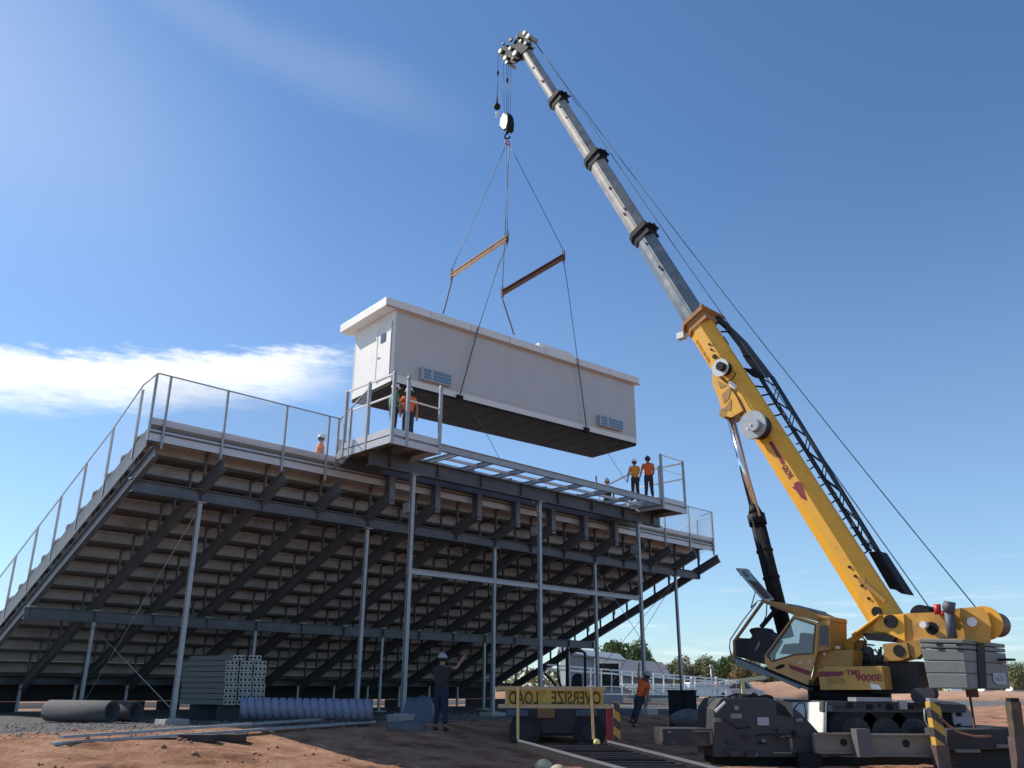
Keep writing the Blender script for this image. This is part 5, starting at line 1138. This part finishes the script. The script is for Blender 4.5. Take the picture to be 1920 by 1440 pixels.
# ---- crates, boulders
for k, (u, w_, h_) in enumerate(((1268, .36, .62), (1293, .36, .66))):
    p = pY(u, 1335, 26); p.z = gh(p.x, p.y); hgt = pY(u, 1297, 26).z - p.z
    mb = MB(); mb.cbox(p + V((0, 0, hgt / 2)), w_, w_, hgt); mb.cbox(p + V((0, 0, hgt + .02)), w_ + .05, w_ + .05, .05); mb.cbox(p + V((0, -w_ / 2 - .01, hgt * .6)), w_ * .5, .02, .04)
    o = mb.build('black_bin', black, None, p, bevel=.015); tag(o, ('left' if k == 0 else 'right') + ' one of two tall black bins near the last column', 'bin', 'tall black bins')
def rock(u, v, r, lab, m=None, Y=None, z=None, sc=(1, 1, .85)):
    p = gpt(u, v) if Y is None else pY(u, v, Y)
    if z is not None: p.z = z
    mb = MB(); mb.sphere(p, r, 14, 9, *sc); 
    for i, q in enumerate(mb.v): mb.v[i] = q + (q - p).normalized() * (noise.noise(q * 2.2) * r * .35 + noise.noise(q * 7) * r * .1)
    o = mb.build('boulder', m or mat('pale_rock', (.55, .46, .32), .9, 0, .15, 6, bump=.4), None, p); tag(o, lab, 'boulder'); return o
rock(1019, 1440, .2, 'larger pale boulder at the bottom edge below the trailer rail')
rock(1047, 1447, .17, 'smaller pale boulder at the bottom edge right of the larger one')
rock(758, 1366, .38, 'low heap of grey rubble around the left press box column', mat('rubble', (.13, .13, .13), .95, 0, .3, 5, bump=.5), sc=(1.3, 1.2, .6))
rock(1292, 1352, .36, 'rounded dark rock heap at the foot of the rightmost column', mat('rubble', (.13, .13, .13)), Y=25.5, sc=(1.4, 1, .8))
def tarp():
    p = pY(785, 1345, 25.5); p.z = gh(p.x, p.y); rnd = random.Random(2)
    mb = MB(); n = 14; w, d, h = .75, .5, .62; o = 0; vs_ = []
    for j in range(n + 1):
        for i in range(n + 1):
            x, y = (i / n - .5) * 2, (j / n - .5) * 2; e_ = max(abs(x), abs(y)); z = h * (1 - sm(e_, .55, 1.0)) * (1 + .18 * noise.noise(V((x * 2, y * 2, 3)))) + .03 * noise.noise(V((x * 7, y * 7, 1)))
            vs_.append(p + V((x * w / 1.4, y * d, max(z, 0))))
    mb.add(vs_, [(j * (n + 1) + i, j * (n + 1) + i + 1, (j + 1) * (n + 1) + i + 1, (j + 1) * (n + 1) + i) for j in range(n) for i in range(n)], True)
    o = mb.build('tarpaulin', mat('blue_grey_tarp', (.10, .125, .16), .5, 0, .1, 6, bump=.3), None, p); tag(o, 'blue grey tarpaulin heap beside the left press box column', 'tarpaulin')
tarp()
# ---- concrete pipes, corrugated pipe, plank stack, long planks
def cpipe(u, v, ulen, r, Y, lab):
    p = pY(u, v, Y); p.z = gh(p.x, p.y) + r * 1.02; d = V((-.93, .37, 0)); ln = ulen
    mb = MB(); n = 32; x = d.cross(V((0, 0, 1))).normalized(); y = V((0, 0, 1)); o = 0; rings = [(0, r * .78), (0, r), (.02, r * 1.0), (ln, r), (ln, r * .78)]
    for t, rr in rings: mb.v += [p + d * t + (x * math.cos(2 * math.pi * k / n) + y * math.sin(2 * math.pi * k / n)) * rr for k in range(n)]
    m = len(rings)
    for i in range(m):
        for k in range(n): j = (i + 1) % m; mb.f.append([i * n + k, i * n + (k + 1) % n, j * n + (k + 1) % n, j * n + k]); mb.sm.append(i in (2, 4))
    o = mb.build('concrete_pipe', conc_dk, None, p); tag(o, lab, 'pipe', 'concrete pipes under the grandstand')
cpipe(209, 1343, 2.1, .26, 22.9, 'longer concrete pipe with open end, left one of the pair')
cpipe(254, 1341, 1.1, .25, 23.8, 'shorter concrete pipe with open end, right one of the pair')
def corr():
    a, b_ = pY(450, 1343, 22.3), pY(698, 1341, 22.9); r = .255; 
    for p in (a, b_): p.z = gh(p.x, p.y) + r + .12
    mb = MB(); n = 28; d = (b_ - a).normalized(); x = d.cross(V((0, 0, 1))).normalized(); z = V((0, 0, 1)); M_ = 17 * 8; Ln = (b_ - a).length
    for i in range(M_ + 1):
        for k in range(n):
            ph = i / 8 + .25 * math.sin(2 * math.pi * k / n) + .06 * noise.noise(V((i * .13, k * .5, 2)))
            f = ph % 1.0; rr = r * (1 - .22 * (1 - sm(min(f, 1 - f), 0, .16))) * (1 + .03 * noise.noise(V((i * .2, k * .4, 7))))
            mb.v.append(a + d * (Ln * i / M_) + (x * math.cos(2 * math.pi * k / n) + z * math.sin(2 * math.pi * k / n)) * rr)
    for i in range(M_):
        for k in range(n): mb.f.append([i * n + k, i * n + (k + 1) % n, (i + 1) * n + (k + 1) % n, (i + 1) * n + k]); mb.sm.append(True)
    mb.f.append([k for k in range(n)]); mb.f.append([M_ * n + k for k in range(n)][::-1]); mb.sm += [False, False]
    o = mb.build('corrugated_pipe', mat('pale_blue_plastic', (.20, .235, .33), .6, 0, .06, 5, bump=.2), None, a); tag(o, 'pale blue ribbed plastic pipe lying in front of the plank stack', 'pipe')
corr()
def planks():
    dirv = V((-.80, .60, 0)); w = .325; hh = .142
    a = pY(418, 1325, 24.3); rt_ = V((.97, .24, 0)).normalized(); base = gh(a.x, a.y) + .41
    pm = mat('perforated_alloy', (.36, .37, .33), .5, .1, .1, 6, dirt=(.3, .28, .22))
    def make():
        root = bpy.data.objects.new('hollow_beam', None); C.objects.link(root)
        mb = MB(); 
        # end face with three round openings: solid body plus recessed dark discs
        mb.box(V((0, 0, 0)), rt_ * w, dirv * 2.0, V((0, 0, hh - .012))); mb.build('beam_body', mat('beam_side', (.10, .105, .105), .6, .1, .2, 3), None, bevel=.006).parent = root
        nq = V((rt_.y, -rt_.x, 0)); mb = MB(); mb.box(nq * .012, rt_ * w, -nq * .01, V((0, 0, hh - .014))); mb.build('end_face', pm, None).parent = root
        nrm = -dirv
        for k in range(3):
            c = rt_ * (w * (k + .5) / 3) + V((0, 0, hh * .48)); mb = MB(); x = rt_; n = 12; nn = V((rt_.y, -rt_.x, 0))
            mb.prism([c + nn * .018 + rt_ * (.03 * math.cos(2 * math.pi * q / n)) + V((0, 0, .034 * math.sin(2 * math.pi * q / n))) for q in range(n)], -nn * .02); mb.build('opening', black, None).parent = root
        return root
    proto = make(); C2 = [o for o in C.objects if o.parent == proto]
    count = 0; names = ['bottom', 'second', 'third', 'fourth', 'fifth', 'sixth', 'seventh', 'eighth', 'top']
    for row in range(9):
        cols = range(3) if row < 8 else (0.45, 1.6)
        for ci_, c in enumerate(cols):
            if count == 0: o = proto; kids = C2
            else:
                o = proto.copy(); C.objects.link(o)
                for ch in C2: k = ch.copy(); C.objects.link(k); k.parent = o
            jx = random.uniform(-.012, .012) + (.0 if row < 4 else -.03)
            P = a + rt_ * (c * (w + .035) + jx); o.location = (P.x, P.y, base + row * hh)
            col = ('left', 'middle', 'right')[ci_] if row < 8 else ('left', 'right')[ci_]
            tag(o, f'hollow alloy beam in the {col} column of the stack, {names[row]} row' + (' from the bottom' if 0 < row < 8 else ''), 'beam', 'stack of hollow alloy beams'); count += 1
planks()
for (k_, f_) in ((.25, 'front'), (1.5, 'rear')):
    a = pY(418, 1325, 24.3) + V((-.80, .60, 0)) * k_; a.z = gh(a.x, a.y) - .02; r_ = V((.97, .24, 0)).normalized()
    mb = MB(); mb.box(a, r_ * 1.07, V((-.24, .97, 0)) * .2, V((0, 0, .425))); o = mb.build('timber_support', mat('support_timber', (.05, .055, .06), .9, 0, .3, 5), None, a, bevel=.01); tag(o, f_ + ' dark timber support under the stack of hollow beams', 'timber')
def longplank(u0, v0, u1, v1, lab, w=.09, h=.06, dz=.03, m=None):
    a, b_ = gpt(u0, v0), gpt(u1, v1); a.z = gh(a.x, a.y) + dz; b_.z = gh(b_.x, b_.y) + dz + .05
    mb = MB(); mb.ibeam(a, b_, w, h, V((0, 0, 1)).cross(b_ - a), .012, .01) if False else mb.beam(a, b_, w, h); o = mb.build('long_beam', m or galv, None, a); tag(o, lab, 'beam', 'long galvanised beams on the ground')
longplank(97, 1399, 700, 1360, 'lower of two long galvanised beams lying across the ground', .16, .05)
longplank(112, 1394, 640, 1357, 'upper of two long galvanised beams lying across the ground', .12, .05, .09)
for (u, v, lab) in ((372, 1390, 'left dark timber block under the long beams'), (425, 1389, 'right dark timber block under the long beams')):
    p = gpt(u, v); mb = MB(); mb.cbox(p + V((0, 0, .06)), .7, .35, .14); o = mb.build('timber_block', mat('dark_timber', (.05, .045, .04), .9, 0, .3, 6), None, p, bevel=.01); tag(o, lab, 'block')

# ---- concrete kerb on the sunny side beyond the stand
mb = MB(); mb.box(St(-12, 18.5, -.05), Ax * 90, Bx * .3, V((0, 0, .28))); o = mb.build('concrete_kerb', mat('sunny_concrete', (.62, .56, .45), .85, 0, .06, 2), None, St(0, 18.5, 0)); tag(o, 'long pale concrete kerb beyond the front of the grandstand', 'kerb')

# ---- background yard: sheds, ramp, vehicles
def shed(pts_front, Y, depth, h_roof, lab, wallm, roofm, opening=None):
    P = [pY(u, v, Y) for u, v in pts_front]; z0_ = gh(P[0].x, Y)
    xa, xb = P[0].x, P[1].x; za, zb = P[0].z, P[1].z
    root = thing('shed', lab, 'shed', V(((xa + xb) / 2, Y, z0_)))
    mb = MB(); mb.hexa([V((xa, Y, z0_)), V((xb, Y, z0_)), V((xb, Y + depth, z0_)), V((xa, Y + depth, z0_)), V((xa, Y, za)), V((xb, Y, zb)), V((xb, Y + depth, zb)), V((xa, Y + depth, za))]); mb.build('wall', wallm, root)
    ro = .25
    mb = MB(); A_ = V((xa - ro, Y - ro, za + .003)); B_ = V((xb + ro, Y - ro, zb + .003)); C_ = V((xb + ro, Y + depth / 2, zb + h_roof)); D_ = V((xa - ro, Y + depth / 2, za + h_roof)); E_ = V((xb + ro, Y + depth + ro, zb + .003)); F_ = V((xa - ro, Y + depth + ro, za + .003)); up_ = V((0, 0, .1))
    mb.prism([A_, B_, C_, D_], up_); mb.prism([D_ , C_, E_, F_], up_ * .98); mb.build('roof', roofm, root)
    if opening:
        a, b_ = pY(opening[0], opening[3], Y), pY(opening[2], opening[1], Y)
        mb = MB(); mb.box(V((a.x, Y - .04, a.z)), V((b_.x - a.x, 0, 0)), V((0, .05, 0)), V((0, 0, b_.z - a.z))); mb.build('doorway', black, root)
        mb = MB(); t = .16
        mb.box(V((a.x - t, Y - .08, a.z)), V((t, 0, 0)), V((0, .08, 0)), V((0, 0, b_.z - a.z))); mb.box(V((b_.x, Y - .08, a.z)), V((t, 0, 0)), V((0, .08, 0)), V((0, 0, b_.z - a.z))); mb.box(V((a.x - t, Y - .08, b_.z)), V((b_.x - a.x + 2 * t, 0, 0)), V((0, .08, 0)), V((0, 0, .3))); mb.build('door_surround', whitepaint, root)
    return root
roofg = mat('roof_grey', (.14, .14, .16), .6, 0, .08, 2); wallg = mat('wall_grey', (.2, .22, .25), .6, 0, .08, 2)
shed([(1060, 1226), (1166, 1241)], 58, 6, .5, 'grey metal shed with a tall dark doorway in a white surround', wallg, mat('roof_silver', (.24, .27, .30), .5, .2, .06, 2), (1120, 1244, 1160, 1290))
shed([(1166, 1268), (1218, 1276)], 66, 9, 1.35, 'long low shed with dark grey roof right of the open shed', wallg, roofg)
shed([(1222, 1272), (1256, 1276)], 72, 9, 1.4, 'smaller grey roofed shed at the right end of the yard row', wallg, roofg)
def ramp():
    Y0, Y1 = 44, 60
    root = thing('access_ramp', 'long white aluminium ramp with double handrails beyond the grandstand', 'ramp', pY(1200, 1310, 50))
    def P(u, v): t = (u - 1025) / (1385 - 1025); return pY(u, v, Y0 + (Y1 - Y0) * t)
    for (va, vb, r) in ((1246, 1276, .07), (1254, 1281, .09), (1285, 1292, .05), (1300, 1304, .06)):
        mb = MB(); mb.beam(P(1025, va), P(1385, vb), r, r); mb.build('handrail', alu_clean, root)
    for k in range(19):
        u = 1030 + k * 19.5; t = (u - 1025) / 360
        mb = MB(); mb.beam(P(u, 1246 + 30 * t), P(u, 1302 + 4 * t), .06, .06); mb.build('baluster', alu_clean if k % 3 else galv, root)
    mb = MB()
    for k in range(7): mb.beam(P(1165 + 6 * k, 1283 + 3.2 * k), P(1372 - 4 * k, 1283 + 3 * k), .25, .06, V((0, 1, 0)))
    mb.build('ramp_deck', alu_clean, root)
ramp()
def car(u, Y, m, lab, ln=4.4, rot=0., tall=1.45):
    p = pY(u, 1315, Y); p.z = gh(p.x, Y); root = thing('parked_car', lab, 'car', p, 'vehicles parked in the far yard'); root.rotation_euler = (0, 0, rot)
    mb = MB(); h = tall; prof = [(-ln / 2, .35), (-ln / 2, .85), (-ln * .42, .95), (-ln * .28, h), (ln * .18, h), (ln * .32, .95), (ln * .48, .85), (ln / 2, .6), (ln / 2, .35)]
    mb.prism([V((x, -.85, z)) for x, z in prof], V((0, 1.7, 0))); mb.build('body', m, None, bevel=.06).parent = root
    mb = MB(); wp = [(-ln * .38, .98), (-ln * .27, h - .1), (ln * .16, h - .1), (ln * .27, .98)]; mb.prism([V((x, -.87, z)) for x, z in wp], V((0, 1.74, 0))); mb.build('window', mat('dark_pane', (.05, .045, .05), .2), None).parent = root
    for x in (-ln * .31, ln * .31):
        for y in (-.8, .62):
            mb = MB(); mb.cyl((x, y - .06, .33), (x, y + .2, .33), .33, 18); w = mb.build('wheel', blackmatte, None); w.parent = root
car(1320, 75, whitepaint, 'white car parked beyond the right end of the ramp', rot=.4)
car(1385, 82, mat('silver_car', (.35, .38, .42), .35, .3), 'silver grey car parked left of the crane cab', 4.6, -.3, 1.7)
car(1862, 160, whitepaint, 'small white van far away to the right of the counterweight', 5.0, .2, 2.0)
car(1922, 150, whitepaint, 'white truck far away at the right edge', 6.0, .1, 2.4)
car(1800, 140, mat('silver_car', (.35, .38, .42)), 'far vehicle seen under the counterweight', 5, 1.0, 1.9)
def hut():
    p = pY(1878, 1318, 170); p.z = -.05; mb = MB(); mb.cbox(p + V((0, 0, 1.3)), 3, 3, 2.6); mb.prism([p + V((-1.7, -1.7, 2.6)), p + V((1.7, -1.7, 2.6)), p + V((0, -1.7, 3.3))], V((0, 3.4, 0))); o = mb.build('hut', mat('tan_wall', (.42, .34, .27), .8), None, p); tag(o, 'tiny tan hut far away behind the right jack leg', 'hut')
hut()
mb = MB(); a, b_ = pY(1365, 1279, 60), pY(1436, 1270, 60); mb.beam(a, b_, .22, .22); mb.beam(pY(1392, 1276, 60), V((pY(1392, 1276, 60).x, 60, gh(6, 60))), .2, .2); o = mb.build('lift_boom', mat('pale_yellow', (.65, .55, .3), .6), None, a); tag(o, 'pale yellow lift arm sticking out in the far yard', 'lift arm')
mb = MB(); a = pY(1333, 1250, 62); mb.tube([a, V((a.x, 62, 0))], .06, 8); mb.sphere(a, .14, 8, 5); o = mb.build('lamp_pole', galv, None, V((a.x, 62, 0))); tag(o, 'thin pole with small white head beyond the ramp', 'pole')
def heap(u, v, Y, r, hgt, lab):
    p = pY(u, v, Y); p.z = gh(p.x, Y) - .1; mb = MB(); mb.sphere(p, r, 24, 10, 1.6, 1.0, hgt / r, z0=0)
    for i, q in enumerate(mb.v): mb.v[i] = q + V((0, 0, 1)) * noise.noise(q * .9) * hgt * .3 + V((noise.noise(q * .5 + V((3, 0, 0))), 0, 0)) * r * .15
    o = mb.build('earth_bank', mat('earth_pile', (.42, .24, .15), .95, 0, .2, 1.2, bump=.4), None, p); tag(o, lab, 'earth bank')
heap(1850, 1318, 95, 7, .9, 'low bank of red earth beyond the right jack leg'); heap(1790, 1316, 120, 9, .9, 'low bank of red earth far behind the counterweight')
heap(1440, 1312, 90, 6, 1.6, 'heap of tan earth behind the crane cab')

# ---- far trees
leaf = [mat('leaf_green', (.12, .17, .055), .8, 0, .35, .6), mat('leaf_olive', (.19, .20, .095), .8, 0, .3, .5), mat('leaf_autumn', (.26, .20, .09), .8, 0, .3, .5)]
bark = mat('bark', (.10, .075, .055), .9, 0, .2, 3)
def tree(x, y, h, w, lab, m, seed, group='trees beyond the yard', cat='tree', n=2600, sparse=1.):
    rnd = random.Random(seed); z0_ = gh(x, y); root = thing('tree', lab, cat, (x, y, z0_), group)
    mb = MB(); top_ = V((x, y, z0_ + h * .75)); mb.tube([V((x, y, z0_ - .1)), V((x + .1, y, z0_ + h * .35)), top_], [w * .045 + .08, w * .03 + .05, .04], 8)
    lob = []
    for k in range(11):
        a = rnd.uniform(0, 6.28); rr = rnd.uniform(.1, .38) * w; zz = z0_ + h * rnd.uniform(.36, .86); rr *= 1.15 - abs((zz - z0_) / h - .5)
        c = V((x + math.cos(a) * rr, y + math.sin(a) * rr, zz)); s_ = w * rnd.uniform(.15, .27); lob.append((c, s_)); mb.tube([V((x, y, z0_ + h * .25)).lerp(c, .1), c], [.09, .03], 5)
    mb.build('trunk', bark, root)
    mb = MB()
    for i in range(n):
        c, s_ = rnd.choice(lob); d = V((rnd.gauss(0, 1), rnd.gauss(0, 1), rnd.gauss(0, .85))).normalized() * s_ * rnd.uniform(.55, 1.08)
        p = c + d; p.z = max(p.z, z0_ + h * .12)
        u_ = V((rnd.gauss(0, 1), rnd.gauss(0, 1), rnd.gauss(0, 1))).normalized(); v_ = u_.cross(V((rnd.gauss(0, 1), rnd.gauss(0, 1), rnd.gauss(0, 1)))).normalized(); q = rnd.uniform(.07, .17) * sparse * (h / 8) ** .5
        mb.add([p - u_ * q, p + v_ * q * .6, p + u_ * q, p - v_ * q * .6], [(0, 1, 2, 3)])
    mb.build('crown', m, root); return root
def tr_px(u, vtop, Y, wpx, lab, m, seed, **kw):
    p = pY(u, vtop, Y); h = p.z - gh(p.x, Y); tree(p.x, Y, h, wpx * Y / 1706, lab, m, seed, **kw)
tr_px(1140, 1193, 100, 66, 'left green tree rising behind the open shed', leaf[0], 1, n=3600, sparse=1.5)
tr_px(1178, 1188, 104, 74, 'tallest rounded green tree behind the sheds', leaf[0], 2, n=4000, sparse=1.5)
tr_px(1213, 1214, 108, 44, 'small green tree at the right of the tall rounded one', leaf[0], 3, sparse=1.5)
desc = ['olive tree between the last column and the crane cab', 'brownish tree behind the crane cab mirror', 'pale leaning olive tree beyond the ramp end', 'green bush tree below the raised windscreen', 'ochre tree just left of the cab floor']
for k, (u, v, Y, w, mi) in enumerate(((1262, 1240, 130, 60, 1), (1296, 1230, 140, 62, 2), (1332, 1226, 138, 60, 1), (1366, 1228, 134, 52, 0), (1398, 1236, 130, 60, 2), (1432, 1250, 134, 50, 1), (1468, 1256, 140, 50, 0))):
    lab = ['first tree right of the last column, olive', 'brownish second tree right of the last column', 'olive tree behind the thin pole', 'green tree behind the left edge of the cab', 'ochre tree under the cab dashboard', 'low olive tree under the cab door', 'low green tree under the maroon door stripe'][k]
    tr_px(u, v, Y, w * 1.25, lab, leaf[mi], 10 + k, sparse=1.5, n=5200)
for k, (u, v, Y, w) in enumerate(((1905, 1246, 150, 60), (1935, 1232, 150, 70), (1872, 1286, 170, 50), (1840, 1292, 180, 60), (1800, 1294, 185, 50))):
    lab = ['large olive tree right of the counterweight', 'tallest tree cut by the right edge of the picture', 'low tree at the lower right corner of the counterweight', 'low bushy tree under the counterweight', 'low far tree at the left under the counterweight'][k]
    tr_px(u, v, Y, w, lab, leaf[1 if k % 2 == 0 else 0], 30 + k, sparse=1.6, n=5200)
# far wood along the horizon
def wood():
    rnd = random.Random(11); mb = MB()
    for i in range(9000):
        a = rnd.uniform(-.75, .75); d = rnd.uniform(260, 330); x, y = math.sin(a) * d, math.cos(a) * d; h = 5.5 + 3 * noise.noise(V((a * 14, 0, 0))) + 1.5 * noise.noise(V((a * 50, 3, 0)))
        z = rnd.uniform(0, 1) ** .8 * h; p = V((x, y, z)); u_ = V((rnd.gauss(0, 1), rnd.gauss(0, 1), rnd.gauss(0, 1))).normalized(); v_ = u_.cross(V((rnd.gauss(0, 1), rnd.gauss(0, 1), rnd.gauss(0, 1)))).normalized(); q = rnd.uniform(.5, 1.2)
        mb.add([p - u_ * q, p + v_ * q * .7, p + u_ * q, p - v_ * q * .7], [(0, 1, 2, 3)])
    o = mb.build('far_wood', leaf[1]); tag(o, 'far line of low woodland along the horizon', kind='stuff')
wood()
